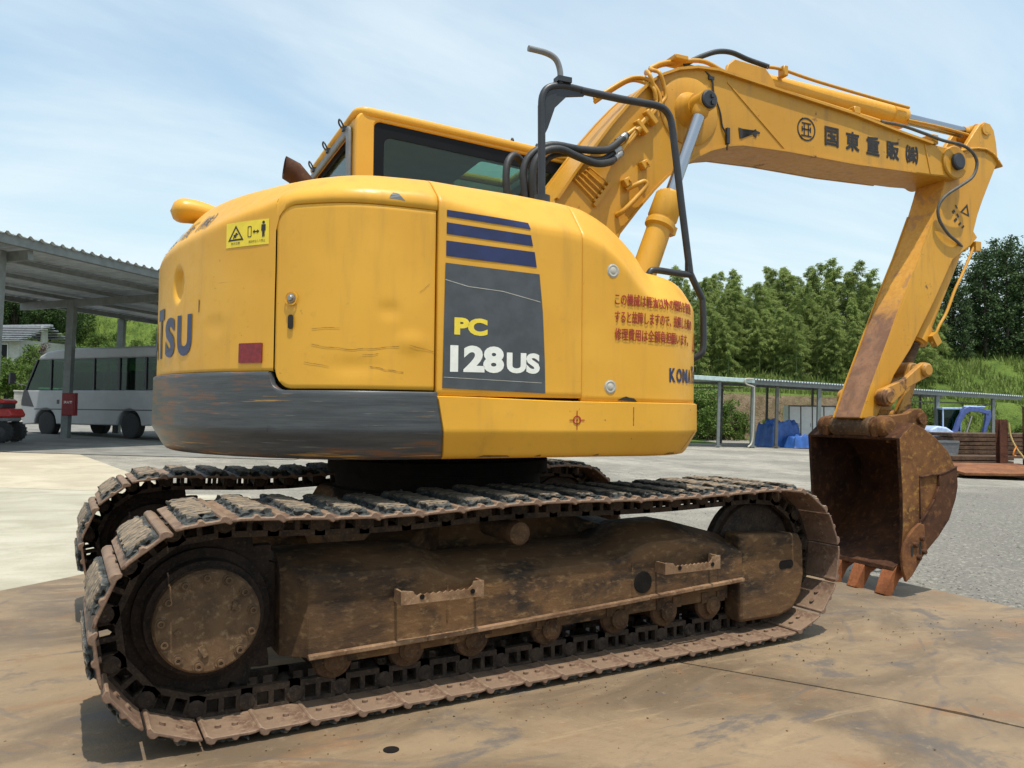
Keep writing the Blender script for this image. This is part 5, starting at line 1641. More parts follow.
for a, b in ((-5.2, .42), (.30, .62), (5.77, 4.48), (11.2, .42), (-5.2, 6.1), (.7, 6.1), (9.5, 6.3)):
    mb = MB(); hpost(mb, R2(a, b, -.05), R2(a, b, roof_h(b)-.05), .19, .19)
    obj('post', mb, 'shed_steel', sh)

M['box_red'] = plain('box_red', (.20, .016, .018), .5, 0, .2, 9, 0)
bx = yard('hydrant_box', 'small red steel box strapped to the shed post in front of the bus', 'box', -12.10, 21.88, h=.60)
mb = MB(); mb.box((0, 0, .31), (.36, .16, .62)); obj('case', mb, 'box_red', bx, bevel=.015)
mb = MB(); mb.box((0, -.085, .31), (.30, .012, .54)); d_ = obj('door', mb, 'box_red', bx, bevel=.004)
mb = MB(); lay_text(mb, '消火器', lambda u, v: (-.12+u, -.0935, .33+v), .24, .075, .02); obj('lettering', mb, 'white_ink', d_)

# ---- minibus
def build_bus():
    F = P(-13.95, 23.95); Rr = P(-10.74, 22.5); ang = atan2(F.y-Rr.y, F.x-Rr.x)
    side = Vector((-sin(ang), cos(ang), 0)); toc = (CAM-Rr)
    sg = 1 if side.dot(Vector((toc.x, toc.y, 0))) > 0 else -1
    base_ = Rr-side*sg*1.0
    t = thing('minibus', 'white minibus with tinted windows parked under the tall left shed', 'bus', base_, None, ang)
    W2 = 1.02; wb = 3.5
    def arch(cx, r, z0): return [(cx+r*cos(radians(a)), max(z0, .36+r*sin(radians(a)))) for a in range(180, -1, -15)]
    poly = [(-1.85, .42)]+arch(0, .47, .33)+arch(wb, .47, .33)+[(4.52, .33), (4.60, .62), (4.585, 1.05), (4.50, 1.36), (-1.90, 1.36), (-1.92, .8)]
    mb = MB(); mb.prism(poly, -W2, W2); obj('body', mb, 'silver_paint', t, bevel=.03)
    mb = MB()
    mb.prism([(-1.90, 2.27), (3.98, 2.27), (3.86, 2.40), (3.5, 2.53), (2.6, 2.60), (-1.3, 2.60), (-1.75, 2.54), (-1.88, 2.42)], -W2+.03, W2-.03)
    obj('roof', mb, 'silver_paint', t, bevel=.06, seg=3)
    mb = MB()
    for y in (-W2+.045, W2-.045):
        for x0, x1 in ((-1.88, -1.70), (-.62, -.56), (.42, .48), (1.46, 1.52), (2.42, 2.50), (3.30, 3.36)):
            mb.prism([(x0, 1.36), (x1, 1.36), (x1, 2.28), (x0, 2.28)], y-.03, y+.03)
        mb.prism([(4.50, 1.36), (4.44, 1.36), (3.92, 2.28), (3.98, 2.28)], y-.03, y+.03)
    mb.box((-1.87, 0, 1.8), (.05, 1.9, .95))
    objs('pillar', mb, 'black', t)
    for y in (-W2+.05, W2-.05):
        for x0, x1 in ((-1.70, -.62), (-.56, .42), (.48, 1.46), (1.52, 2.42), (2.50, 3.30)):
            mb = MB(); mb.prism([(x0, 1.37), (x1, 1.37), (x1, 2.27), (x0, 2.27)], y-.004, y+.004); obj('window', mb, 'glass_dark', t)
        mb = MB(); mb.prism([(3.36, 1.37), (4.43, 1.37), (3.92, 2.27), (3.36, 2.27)], y-.004, y+.004); obj('window', mb, 'glass_dark', t)
        mb = MB(); mb.prism([(4.02, .86), (4.60, .90), (4.595, 1.06), (4.50, 1.37), (3.98+.35, 1.37)], y+(.047 if y > 0 else -.053), y+(.053 if y > 0 else -.047)); obj('corner_trim', mb, 'black', t)
        mb = MB(); mb.box((1.4, y*1.052, .80), (5.2, .008, .035)); obj('side_stripe', mb, 'charcoal', t)
    mb = MB(); mb.prism([(4.47, 1.37), (4.49, 1.37), (3.97, 2.27), (3.95, 2.27)], -W2+.08, W2-.08); obj('windscreen', mb, 'glass_dark', t)
    mb = MB()
    for x in (-1.2, -.45, .35, 1.15, 1.95, 3.0):
        for y in (-.68, -.28, .28, .68): mb.box((x, y, 1.32), (.42, .36, .2)); mb.box((x-.2, y, 1.62), (.10, .36, .62))
    obj('seat', mb, 'black', t, bevel=.03)
    for x in (0, wb):
        for y in (-W2+.14, W2-.14):
            s_ = 1 if y > 0 else -1
            mb = MB(); mb.lathe((x, y-s_*.13, .36), (x, y+s_*.11, .36), [(0, .33), (.02, .36), (.22, .36), (.24, .33), (.235, .22)], 28); wh = obj('wheel', mb, 'tyre', t, smooth=40)
            mb = MB(); mb.lathe((x, y+s_*.05, .36), (x, y+s_*.10, .36), [(0, .23), (.045, .225), (.05, .20), (.015, .15), (.03, .07), (.05, .06)], 24); obj('rim', mb, 'steel', wh, smooth=40)
    for y in (-1, 1):
        mb = MB(); mb.tube([(4.50, y*.9, 1.5), (4.70, y*1.05, 1.55), (4.80, y*1.15, 1.62)], .015, 8); mb.box((4.82, y*1.18, 1.72), (.08, .18, .34)); obj('mirror', mb, 'black', t, bevel=.02)
        mb = MB(); mb.box((4.585, y*.72, .82), (.05, .34, .20)); obj('headlight', mb, 'cap', t, bevel=.03)
    mb = MB(); mb.box((2.95, sg*W2, 1.02), (.10, .02, .12)); obj('fuel_flap', mb, 'black', t)
    mb = MB(); mb.box((4.58, 0, .45), (.12, 1.9, .20)); obj('bumper', mb, 'silver_paint', t, bevel=.04)
build_bus()

# ---- red utility vehicle nosing in at the far left
t = yard('utility_tractor', 'small red utility tractor with yellow frame and thick black tyres, at left edge', 'tractor', -12.28, 18.7, turn=radians(8))
mb = MB(); mb.prism([(-1.1, .72), (.86, .72), (.90, .80), (.80, .98), (-1.1, .98)], -.45, .45); obj('fender', mb, 'red_paint', t, bevel=.04, seg=3)
mb = MB(); mb.prism([(-.9, 1.12), (.66, 1.12), (.68, 1.20), (.58, 1.26), (-.9, 1.28)], -.42, .42); obj('hood', mb, 'red_paint', t, bevel=.03, seg=3)
mb = MB(); mb.prism([(-.9, .98), (.62, .98), (.63, 1.12), (-.9, 1.12)], -.40, .40); obj('grille', mb, 'black', t, bevel=.01)
mb = MB(); mb.prism([(-1.1, .60), (.78, .60), (.82, .72), (-1.1, .72)], -.40, .40); obj('bumper', mb, 'grey_trim', t, bevel=.03)
mb = MB(); mb.box((-.3, -.02, .46), (1.5, .75, .26)); obj('chassis', mb, 'yellow_boom', t, bevel=.02)
for x in (-.75, .62):
    for y in (-.42, .42):
        mb = MB(); s_ = 1 if y > 0 else -1
        mb.lathe((x, y-s_*.11, .30), (x, y+s_*.11, .30), [(0, .24), (.02, .29), (.06, .30), (.16, .30), (.20, .29), (.22, .24), (.20, .14)], 26)
        for k in range(18):
            an = 2*pi*k/18; mb.box((x+.30*cos(an), y, .30+.30*sin(an)), (.03, .20, .03), Matrix.Rotation(-an, 3, 'Y'))
        wh = obj('wheel', mb, 'tyre', t, smooth=40)
        mb = MB(); mb.lathe((x, y+s_*.06, .30), (x, y+s_*.10, .30), [(0, .15), (.03, .14), (.035, .05), (.04, .045)], 18); obj('rim', mb, 'black', wh, smooth=40)
t.scale = (.80, .80, .80)

# ---- white car far behind the bus
t = yard('parked_car', 'small white car parked far behind the minibus, glimpsed under its floor', 'car', -18.1, 33.2, turn=radians(10))
mb = MB(); mb.prism([(-1.7, .28), (-1.25, .22), (1.25, .22), (1.7, .30), (1.72, .62), (1.55, .80), (.75, .90), (-1.6, .92), (-1.74, .7)], -.72, .72); obj('body', mb, 'white_paint', t, bevel=.05, seg=3)
mb = MB(); mb.prism([(-1.55, .9), (.85, .89), (.30, 1.38), (-1.25, 1.42)], -.64, .64); cb_ = obj('cabin', mb, 'frit', t, bevel=.05, seg=3)
mb = MB(); mb.prism([(-1.28, 1.38), (.30, 1.36), (.22, 1.44), (-1.15, 1.47)], -.62, .62); obj('roof', mb, 'white_paint', t, bevel=.03)
for x in (-1.1, 1.1):
    for y in (-.66, .66):
        mb = MB(); mb.lathe((x, y-.09, .28), (x, y+.09, .28), [(0, .24), (.02, .28), (.16, .28), (.18, .24)], 20); wh = obj('wheel', mb, 'tyre', t, smooth=40)
        mb = MB(); s_ = 1 if y > 0 else -1; mb.lathe((x, y+s_*.085, .28), (x, y+s_*.10, .28), [(0, .17), (.012, .15)], 16); obj('rim', mb, 'steel', wh)

# ---- retaining wall, house, pole on the left slope
t = yard('retaining_wall', 'low grey concrete retaining wall at the foot of the left slope behind the minibus', 'wall', -17.5, 36.6)
Lw = local(t); mb = MB(); mb.beam(Lw(-22.7, 36.6, .62), Lw(-12.2, 36.2, .62), .35, 1.24); mb.beam(Lw(-22.72, 36.6, 1.28), Lw(-12.18, 36.2, 1.28), .42, .08); 
obj('wall_body', mb, 'cement', t, bevel=.02)
hz_ = 3.2
t = yard('farm_house', 'grey tiled house on the left hillside, half hidden beneath the shed roof', 'house', -39.0, 60.0, h=hz_, turn=radians(-12))
mb = MB(); mb.prism([(-4.4, -.5), (4.4, -.5), (4.4, 1.75), (-4.4, 1.75)], -2.3, 2.3); obj('wall', mb, 'plaster', t)
mb = MB()
for k in range(8):
    y0 = -2.9+k*.36; z0 = 1.62+k*.165
    mb.prism([(-4.9, z0), (4.9, z0), (4.9, z0+.06), (-4.9, z0+.06)], y0, y0+.42); mb.prism([(-4.9, z0), (4.9, z0), (4.9, z0+.06), (-4.9, z0+.06)], -y0-.42, -y0)
mb.beam((-4.95, 0, 2.98), (4.95, 0, 2.98), .3, .16)
obj('roof', mb, 'tile', t)
mb = MB(); mb.prism([(-4.38, 1.74), (4.38, 1.74), (4.38, 1.76), (-4.38, 1.76)], -2.2, 2.2); mb.prism([(4.30, 1.7), (4.38, 1.7), (4.38, 2.9), (4.30, 2.9)], -.3, .3); obj('gable', mb, 'plaster', t)
for x in (-2.6, .2, 2.8):
    mb = MB(); mb.box((x, -2.32, .85), (1.3, .06, 1.1)); wn = obj('window', mb, 'frit', t)
    mb = MB(); mb.ring(rrect(x-.70, .25, x+.70, 1.45, .01, 1), rrect(x-.64, .31, x+.64, 1.39, .01, 1), -2.37, -2.31); mb.box((x, -2.36, .85), (.05, .04, 1.1)); obj('frame', mb, 'white_paint', wn)
t = yard('utility_pole', 'pale utility pole on the left hillside just beside the shed post', 'pole', -33.0, 60.0, h=terrain(-33, 60)-.4)
mb = MB(); mb.lathe((0, 0, 0), (0, 0, 6.2), [(0, .13), (6.2, .09)], 12); obj('shaft', mb, 'cement', t, smooth=40)
mb = MB(); mb.box((0, 0, 5.6), (1.4, .08, .09)); mb.box((0, 0, 5.0), (1.0, .08, .09)); obj('crossarm', mb, 'shed_dark', t)

# ---- right shed: long low lean-to
rs = yard('lean_to_shed', 'long low steel shed with corrugated edge and thin posts, standing before the wooded bank', 'shed', 12.0, 34.0)
Ls = local(rs)
r0 = Vector((7.0, 31.6)); rd = Vector((18.25, 8.9)); RLn = rd.length; rd.normalize(); rb = Vector((-rd.y, rd.x))
def R3(a, b, h):
    q = r0+rd*a+rb*b; return Ls(q.x, q.y, h)
def rh(b): return 2.66+.03*b
pch = .16; A0, A1 = 3.0, RLn+.5
mb = MB(); na = int((A1-A0)/pch*4)
mb.grid(lambda u, v: R3(A0+(A1-A0)*u, -.25+4.6*v, rh(4.6*v)+.095+.060*(1 if int(u*na+.5) % 4 in (1, 2) else 0)), na, 1, 0, False)
ro = obj('roof', mb, 'roof_sheet', rs); so_ = ro.modifiers.new('sheet', 'SOLIDIFY'); so_.thickness = .006
mb = MB(); mb.beam(R3(A0, -.12, rh(0)), R3(A1, -.12, rh(0)), .06, .15); mb.beam(R3(A0, 4.2, rh(4.2)), R3(A1, 4.2, rh(4.2)), .06, .15); obj('eaves_beam', mb, 'shed_steel', rs)
mb = MB(); mb.beam(R3(-3.5, -.16, rh(0)+.06), R3(A0+.1, -.16, rh(0)+.06), .14, .17); mb.beam(R3(-3.5, 1.6, rh(1.6)+.07), R3(A0+.1, 1.6, rh(1.6)+.07), 3.4, .03); obj('gutter', mb, 'gutter', rs, bevel=.03)
mb = MB(); mb.beam(R3(-3.0, 3.6, rh(0)-.46), R3(2.9, .2, rh(0)-.22), .05, .06); mb.beam(R3(12.6, .0, rh(0)-.42), R3(A1-.5, 1.0, rh(0)-.30), .05, .06); obj('brace', mb, 'shed_dark', rs)
def a_at(px):                                      # position along the eaves seen at a given bearing
    k = (px-512)/800; return (k*r0.y-r0.x)/(rd.x-k*rd.y)
for px, b, w_, mt_ in ((718, 0, .11, 'shed_steel'), (752, 0, .16, 'shed_steel'), (776, .0, .12, 'shed_dark'), (818, 0, .15, 'shed_steel'), (936, 0, .17, 'shed_steel'), (992, 0, .14, 'shed_steel')):
    a = a_at(px); mb = MB(); hpost(mb, R3(a, b, -.05), R3(a, b, rh(b)), w_, w_); mb.box(R3(a, b, .03), (w_+.12, w_+.12, .05)); obj('post', mb, mt_, rs)
for a in (1.2, 5.2, 8.0, 11.0, 15.0, 19.0):
    mb = MB(); hpost(mb, R3(a, 4.2, -.05), R3(a, 4.2, rh(4.2)), .10, .10); obj('post', mb, 'shed_dark', rs)
a = a_at(748.5)
mb = MB(); mb.tube([R3(a-.30, -.30, .02), R3(a-.10, -.26, .14), R3(a-.02, -.26, .4), R3(a, -.26, 1.0), R3(a, -.26, 2.3), R3(a-.05, -.26, 2.48), R3(a-.40, -.28, 2.55), R3(a-.52, -.28, 2.66), R3(a-.46, -.28, 2.78), R3(a-.1, -.28, 2.80)], .034, 10)
obj('downpipe', mb, 'cap', rs, smooth=60)

# ---- things under and beside the right shed
def tarp_pile(lat, fwd, sx, sy, sz, seed, label):
    t = MB()
    def f_(u, v):
        a = (u-.5)*2; b = (v-.5)*2
        d = max(abs(a), abs(b)); k = sstep(1.0, .72, d)
        n_ = noise.noise(Vector((a*2.2+seed, b*2.2, seed)))*.22+noise.noise(Vector((a*7+seed, b*7, 1)))*.09
        return Vector((a*sx*(1+.10*n_), b*sy*(1+.1*n_), max(0.0, sz*k*(.80+n_)+.05*n_*(1-k))))
    t.grid(f_, 40, 40)
    o = obj('tarp', t, 'tarp', None, smooth=50); o.location = P(lat, fwd); o.rotation_euler = (0, 0, PSI+.45)
    return tag(o, label, 'tarpaulin')
tarp_pile(11.75, 35.3, .95, .6, 1.28, 2.0, 'tall heap under blue tarpaulin in the right shed, against the white lockers')
tarp_pile(12.45, 34.6, .75, .45, .62, 5.0, 'low heap under blue tarpaulin lying in front of the taller covered heap')
t = yard('locker_bank', 'pale three door steel locker bank behind the blue tarpaulins', 'locker', 13.9, 37.4, turn=radians(10))
mb = MB(); mb.box((0, 0, .95), (2.35, .5, 1.85)); obj('case', mb, 'white_paint', t, bevel=.01)
for k in range(4):
    mb = MB(); mb.box((-.875+k*.583, -.262, .95), (.53, .02, 1.74)); d_ = obj('door', mb, 'white_paint', t, bevel=.006)
    mb = MB(); mb.box((-.875+k*.583+.2, -.285, .98), (.03, .03, .16)); obj('handle', mb, 'steel', d_)
mb = MB()
for k in range(5): mb.box((-1.165+k*.583, -.268, .95), (.05, .03, 1.86))
mb.box((0, -.268, 1.86), (2.38, .03, .06)); obj('frame', mb, 'shed_dark', t)

# blue mini excavator
t = yard('mini_excavator', 'small blue mini excavator with raised boom parked beyond the rusty plates', 'excavator', 20.3, 37.6, turn=radians(0))
mb = MB()
for y in (-.55, .55):
    mb.prism([(-.85, .16), (-.70, .02), (.70, .02), (.85, .16), (.85, .30), (.70, .42), (-.70, .42), (-.85, .30)], y-.15, y+.15)
obj('crawler', mb, 'tyre', t, bevel=.03)
mb = MB(); mb.prism([(-1.05, .62), (-.95, .50), (.30, .50), (.30, .78), (-.20, 1.10), (-.62, 1.16), (-.98, .98)], -.62, .62); obj('engine_cover', mb, 'pale_blue', t, bevel=.08, seg=3)
mb = MB(); mb.prism([(-.25, .50), (.80, .50), (.80, .72), (-.25, .78)], -.62, .62); obj('floor', mb, 'blue_paint', t, bevel=.03)
mb = MB()
for x in (-.10, .72):
    for y in (-.10, .58): mb.box((x, y, 1.35), (.06, .06, 1.25))
mb.box((.31, .24, 1.98), (.95, .80, .09)); cbn = obj('cab', mb, 'pale_blue', t, bevel=.015)
for y in (-.10, .58): mb = MB(); mb.box((.31, y, 1.42), (.76, .012, 1.0)); obj('pane', mb, 'wall_glass', cbn)
for x in (-.10, .72): mb = MB(); mb.box((x, .24, 1.42), (.012, .6, 1.0)); obj('pane', mb, 'wall_glass', cbn)
mb = MB(); mb.prism([(.30, .60), (.10, .62), (.42, 1.50), (.70, 1.98), (.95, 2.08), (1.55, 2.00), (1.85, 1.86), (1.85, 1.70), (1.50, 1.80), (1.0, 1.84), (.80, 1.72), (.55, 1.30)], -.46, -.26); obj('boom', mb, 'blue_paint', t, bevel=.02)
mb = MB(); mb.prism([(1.72, 1.92), (1.95, 1.90), (1.98, 1.60), (1.66, .72), (1.54, .70), (1.72, 1.50)], -.44, -.28); obj('arm', mb, 'blue_paint', t, bevel=.02)
mb = MB(); mb.prism([(1.62, .78), (1.72, .50), (1.45, .10), (1.20, .12), (1.12, .34), (1.42, .46)], -.58, -.14); obj('bucket', mb, 'rust', t, bevel=.02)
mb = MB(); mb.lathe((.72, -.36, 2.06), (1.72, -.36, 2.06), [(0, .05), (.6, .05), (.6, .03), (1.0, .03)], 12); obj('ram', mb, 'pale_blue', t, smooth=40)
mb = MB(); mb.box((.95, -.36, 1.2), (.06, .08, .9), Matrix.Rotation(radians(18), 3, 'Y')); obj('ram', mb, 'steel', t)

# rusty plates, columns, bin, rope at the right edge
rnd = random.Random(5)
def plate(lat, fwd, h, w_, d_, th, turn, mat, label, group=None):
    mb = MB(); mb.box((0, 0, th/2), (w_, d_, th)); o = obj('steel_plate', mb, mat, None, bevel=.006)
    o.location = P(lat, fwd, h); o.rotation_euler = (0, 0, PSI+radians(turn)); tag(o, label, 'steel plate', group); return o
G1 = 'rusty steel plates in the rear stack'
for k in range(6):
    plate(13.55+rnd.uniform(-.06, .06), 22.6, .32+k*.115, 3.1, 1.4, .095, rnd.uniform(-1.5, 1.5), 'plate_edge', 'weathered brown steel plate in the tall rear stack below the blue mini excavator', G1)
for k in range(2):
    plate(11.85+rnd.uniform(-.05, .05), 21.2, .16+k*.125, 2.3, .9, .10, rnd.uniform(-1, 1), 'plate_edge', 'weathered brown steel plate of the two piled between front and rear plates', 'rusty steel plates of the middle pile')
pp = plate(11.35, 18.9, .135, 2.1, 1.7, .06, -4, 'plate_orange', 'bright orange rusty steel plate lying foremost beside the yard columns'); pp.rotation_euler[0] = radians(4.5)
plate(11.25, 18.95, .03, 2.15, 1.15, .06, -1, 'plate_edge', 'dark brown steel plate lying underneath the bright orange one')
for lat, fwd, w_, h_, lb in ((12.08, 19.75, .19, 1.35, 'dark rusty square steel column just left of the hanging rope'), (12.32, 20.0, .07, 1.30, 'thin dark rusty bar standing behind the roped column'), (12.55, 19.4, .22, 1.68, 'tallest dark rusty steel column, at the right edge')):
    t = yard('steel_column', lb, 'column', lat, fwd)
    mb = MB(); mb.box((0, -w_*.45, h_/2), (w_, .02, h_)); mb.box((0, w_*.45, h_/2), (w_, .02, h_)); mb.box((0, 0, h_/2), (.02, w_*.87, h_)); obj('section', mb, 'column_rust', t)
    mb = MB(); mb.box((0, 0, .012), (w_+.14, w_+.14, .024)); obj('foot_plate', mb, 'column_rust', t)
t = yard('waste_bin', 'grey tapered steel bin between the red rusty bucket and the stacked plates', 'bin', 11.55, 21.6)
mb = MB(); mb.ring(rrect(-.38, -.30, .38, .30, .04, 2), rrect(-.34, -.26, .34, .26, .03, 2), .70, .75, fn=lambda x, y, z: (x, z, y))
mb.add([(-.30, -.22, 0), (.30, -.22, 0), (.30, .22, 0), (-.30, .22, 0), (-.37, -.29, .72), (.37, -.29, .72), (.37, .29, .72), (-.37, .29, .72)], [(3, 2, 1, 0), (0, 1, 5, 4), (1, 2, 6, 5), (2, 3, 7, 6), (3, 0, 4, 7)])
obj('tub', mb, 'grey_trim', t)
mb = MB(); mb.box((0, -.30, .40), (.5, .02, .05)); obj('rib', mb, 'grey_trim', t)
mb = MB(); o = P(12.2, 19.6)
pr = [P(12.16, 19.63, 1.28), P(12.19, 19.6, .95), P(12.28, 19.5, .65), P(12.38, 19.4, .45), P(12.45, 19.3, .22), P(12.56, 19.1, .03)]
mb.tube([q-o for q in pr], .022, 8); ropeo = obj('rope', mb, 'rope', None, smooth=60); ropeo.location = o
tag(ropeo, 'tan rope hanging slack from the roped column towards the ground', 'rope')
mb = MB(); mb.tube([P(12.27, 19.49, .70)-o, P(12.20, 19.47, .60)-o, P(12.18, 19.47, .50)-o, P(12.24, 19.46, .48)-o], .018, 8); obj('tie', mb, 'orange', ropeo)

# ------------------------------------------------------------------ trees, bushes, grass
def mat_leaf(name, a, b_, trans=.25):
    mt, t, b = newmat(name)
    oi = t.n.new('ShaderNodeObjectInfo').outputs['Random']
    v = objco(t); n1 = t.noise(v, .9, 3, .6); n2 = t.noise(v, 7, 3, .6)
    c = t.mix(t.ramp(n1, .32, .68), a, b_)
    c = t.mix(t.ramp(n2, .5, .7, 0, .5), c, [min(1, x*1.7) for x in b_])
    c = t.mix(t.math('MULTIPLY', oi, .45), c, [a[0]*.75, a[1]*.72, a[2]*.8])
    t.set(b, 'Base Color', c); b.inputs['Roughness'].default_value = .6; b.inputs['Specular IOR Level'].default_value = .25
    tl = t.n.new('ShaderNodeBsdfTranslucent'); t.l.new(c, tl.inputs[0])
    mx = t.n.new('ShaderNodeMixShader'); mx.inputs[0].default_value = trans
    t.l.new(b.outputs[0], mx.inputs[1]); t.l.new(tl.outputs[0], mx.inputs[2])
    t.l.new(mx.outputs[0], t.n['Material Output'].inputs['Surface'])
    return mt


M['bamboo'] = mat_leaf('bamboo_leaf', (.205, .270, .070), (.315, .380, .120), .5)
M['conifer'] = mat_leaf('conifer_leaf', (.040, .076, .028), (.080, .130, .042), .3)
M['broad'] = mat_leaf('broad_leaf', (.032, .068, .018), (.070, .120, .028))
M['bush'] = mat_leaf('bush_leaf', (.070, .125, .020), (.16, .23, .045))
M['redleaf'] = mat_leaf('copper_leaf', (.060, .020, .016), (.11, .040, .030))
M['grass'] = mat_leaf('grass_blade', (.13, .18, .035), (.23, .29, .075), .3)
M['bark'] = rusty('bark', (.035, .026, .018), (.075, .058, .042), (.12, .10, .08), 6)
M['culm'] = plain('bamboo_culm', (.16, .20, .07), .5, 0, .2, 3, 0)


def leaf(vs, fs, c, d, n_, L, w_):
    sd = d.cross(n_).normalized()*w_/2; o = len(vs)
    vs += [c, c+d*L*.45+sd, c+d*L, c+d*L*.45-sd]; fs.append((o, o+1, o+2, o+3))


def rv(r): return Vector((r.uniform(-1, 1), r.uniform(-1, 1), r.uniform(-1, 1)))


def mesh_from(name, vs, fs, mat):
    me = bpy.data.meshes.new(name); me.from_pydata(vs, [], fs); me.materials.append(M[mat]); me.update(); return me


def bamboo(seed):
    """one tall culm nodding at the tip, feathery tiers of hanging leaf"""
    r = random.Random(seed); H = 9.0; lean = Vector((r.uniform(-.8, .8), r.uniform(-.8, .8), 0))
    def spine(t_): return Vector((lean.x*t_**3*1.6, lean.y*t_**3*1.6, H*(t_-.10*t_**5)))
    vs, fs = [], []
    nb = 78
    for k in range(nb):
        t_ = .05+.95*(k/nb)**.9; c = spine(t_); az = r.uniform(0, 2*pi)
        R_ = (1.45*min(1.0, ((1-t_)*1.9)**.9)+.07)*r.uniform(.5, 1.15)
        dv = Vector((cos(az), sin(az), r.uniform(.25, .7)))
        for j in range(int(95*(.30+R_/1.5))):
            u = r.random()**.6; p = c+Vector((dv.x*R_*u, dv.y*R_*u, dv.z*R_*u*1.1-.62*R_*u*u))+rv(r)*.13
            d = (Vector((dv.x, dv.y, -.75))+rv(r)*.8).normalized()
            leaf(vs, fs, p, d, (rv(r)+Vector((0, 0, .8))).normalized(), r.uniform(.20, .38), r.uniform(.035, .070))
    tr = MB(); tr.tube([spine(t_/10) for t_ in range(11)], .05, 6, rr=lambda q: .055*(1-q)+.008)
    return mesh_from('crown', vs, fs, 'bamboo'), tr


def conifer(seed):
    """dark cedar: drooping whorls in separated tufts round a straight bole"""
    r = random.Random(seed); H = 11.0; vs, fs = [], []
    nw = 20
    limbs = MB()
    for k in range(nw):
        t_ = .06+.94*k/nw; R_ = (1.75*(1-t_)**.6+.22)*r.uniform(.75, 1.15)
        for q in range(r.randint(4, 6)):
            az = r.uniform(0, 2*pi); z0 = H*t_+r.uniform(-.25, .25); Rq = R_*r.uniform(.55, 1.1)
            dv = Vector((cos(az), sin(az), 0)); tipz = z0+.15*Rq-.10*Rq*Rq
            limbs.tube([Vector((0, 0, z0)), dv*Rq*.5+Vector((0, 0, z0+.12*Rq)), dv*Rq+Vector((0, 0, tipz))], .03, 4, rr=lambda g_: .035*(1-g_)+.006)
            for j in range(int(70*Rq/1.6)+12):
                u = .25+.8*r.random(); p = dv*Rq*u+Vector((0, 0, z0+.18*Rq*u-.12*Rq*u*u))+Vector((r.gauss(0, .24), r.gauss(0, .24), r.gauss(0, .15)))
                d = (dv*.7+Vector((0, 0, -.35))+rv(r)*.9).normalized()
                leaf(vs, fs, p, d, (rv(r)+Vector((0, 0, 1))).normalized(), r.uniform(.18, .34), r.uniform(.09, .15))
    limbs.tube([(0, 0, -.3), (.04, .02, H*.5), (0, 0, H*.99)], .16, 8, rr=lambda g_: .17*(1-g_)+.02)
    return mesh_from('crown', vs, fs, 'conifer'), limbs


def broad(seed, mat='broad', H=6.0, squash=1.0, nl=5200, low=.35):
    r = random.Random(seed); vs, fs = [], []; limbs = MB(); cl = []
    for k in range(22):
        az = r.uniform(0, 2*pi); rr_ = 1.9*sqrt(r.random())*H/6; z = H*(low+(.95-low)*r.random())
        k_ = 1-((z/H-(low+.25))/.75)**2*.6; cl.append((Vector((cos(az)*rr_*k_, sin(az)*rr_*k_, z)), r.uniform(.45, .95)*H/6))
    for c, R_ in cl:
        limbs.tube([Vector((0, 0, H*.22)), Vector((c.x*.4, c.y*.4, (H*.3+c.z)/2)), c], .03, 5, rr=lambda g_: .06*(1-g_)*H/6+.01)
    for k in range(nl):
        c, R_ = r.choice(cl); d0 = rv(r)
        while d0.length > 1: d0 = rv(r)
        d0 = d0.normalized()*(d0.length**.35)
        p = c+Vector((d0.x*R_, d0.y*R_, d0.z*R_*.75*squash)); d = (d0+rv(r)*.9+Vector((0, 0, -.2))).normalized()
        leaf(vs, fs, p, d, (d0+rv(r)*.7).normalized(), r.uniform(.14, .26)*max(.6, H/6), r.uniform(.08, .15)*max(.6, H/6))
    limbs.tube([(0, 0, -.3), (.05, .03, H*.2), (0, 0, H*.5)], .14, 8, rr=lambda g_: (.16*(1-g_)+.04)*H/6)
    return mesh_from('crown', vs, fs, mat), limbs


def trunk_mesh(mb, mat):
    o = obj('trunk', mb, mat); me = o.data; bpy.data.objects.remove(o); return me


def kit(fn, bark_mat, *seeds, **kw):
    out = []
    for sd_ in seeds:
        c, tmb = fn(sd_, **kw); out.append((c, trunk_mesh(tmb, bark_mat)))
    return out


KB = kit(bamboo, 'culm', 1, 2, 3, 4)
KC = kit(conifer, 'bark', 11, 12, 13)
KL = kit(broad, 'bark', 21, 22)
KU = kit(broad, 'bark', 31, 32, 33, mat='bush', H=2.0, nl=2200, low=.12)
KR = kit(broad, 'bark', 41, mat='redleaf', H=3.0, nl=1800)


def plant(name, label, cat, group, kit_, lat, fwd, hgt, base_h, h=None, rnd=rnd):
    c, tm = rnd.choice(kit_)
    t = yard(name, label, cat, lat, fwd, group, (terrain(lat, fwd) if h is None else h)-.05, rnd.uniform(0, 6.28))
    k = hgt/base_h; wv_ = k*rnd.uniform(.88, 1.15)
    t.scale = (wv_, wv_, k)
    for nm, me in (('trunk', tm), ('crown', c)):
        o = bpy.data.objects.new(nm, me); COL.objects.link(o); o.parent = t
    return t


rt = random.Random(77)
GB = 'bamboo on the bank behind the right shed'
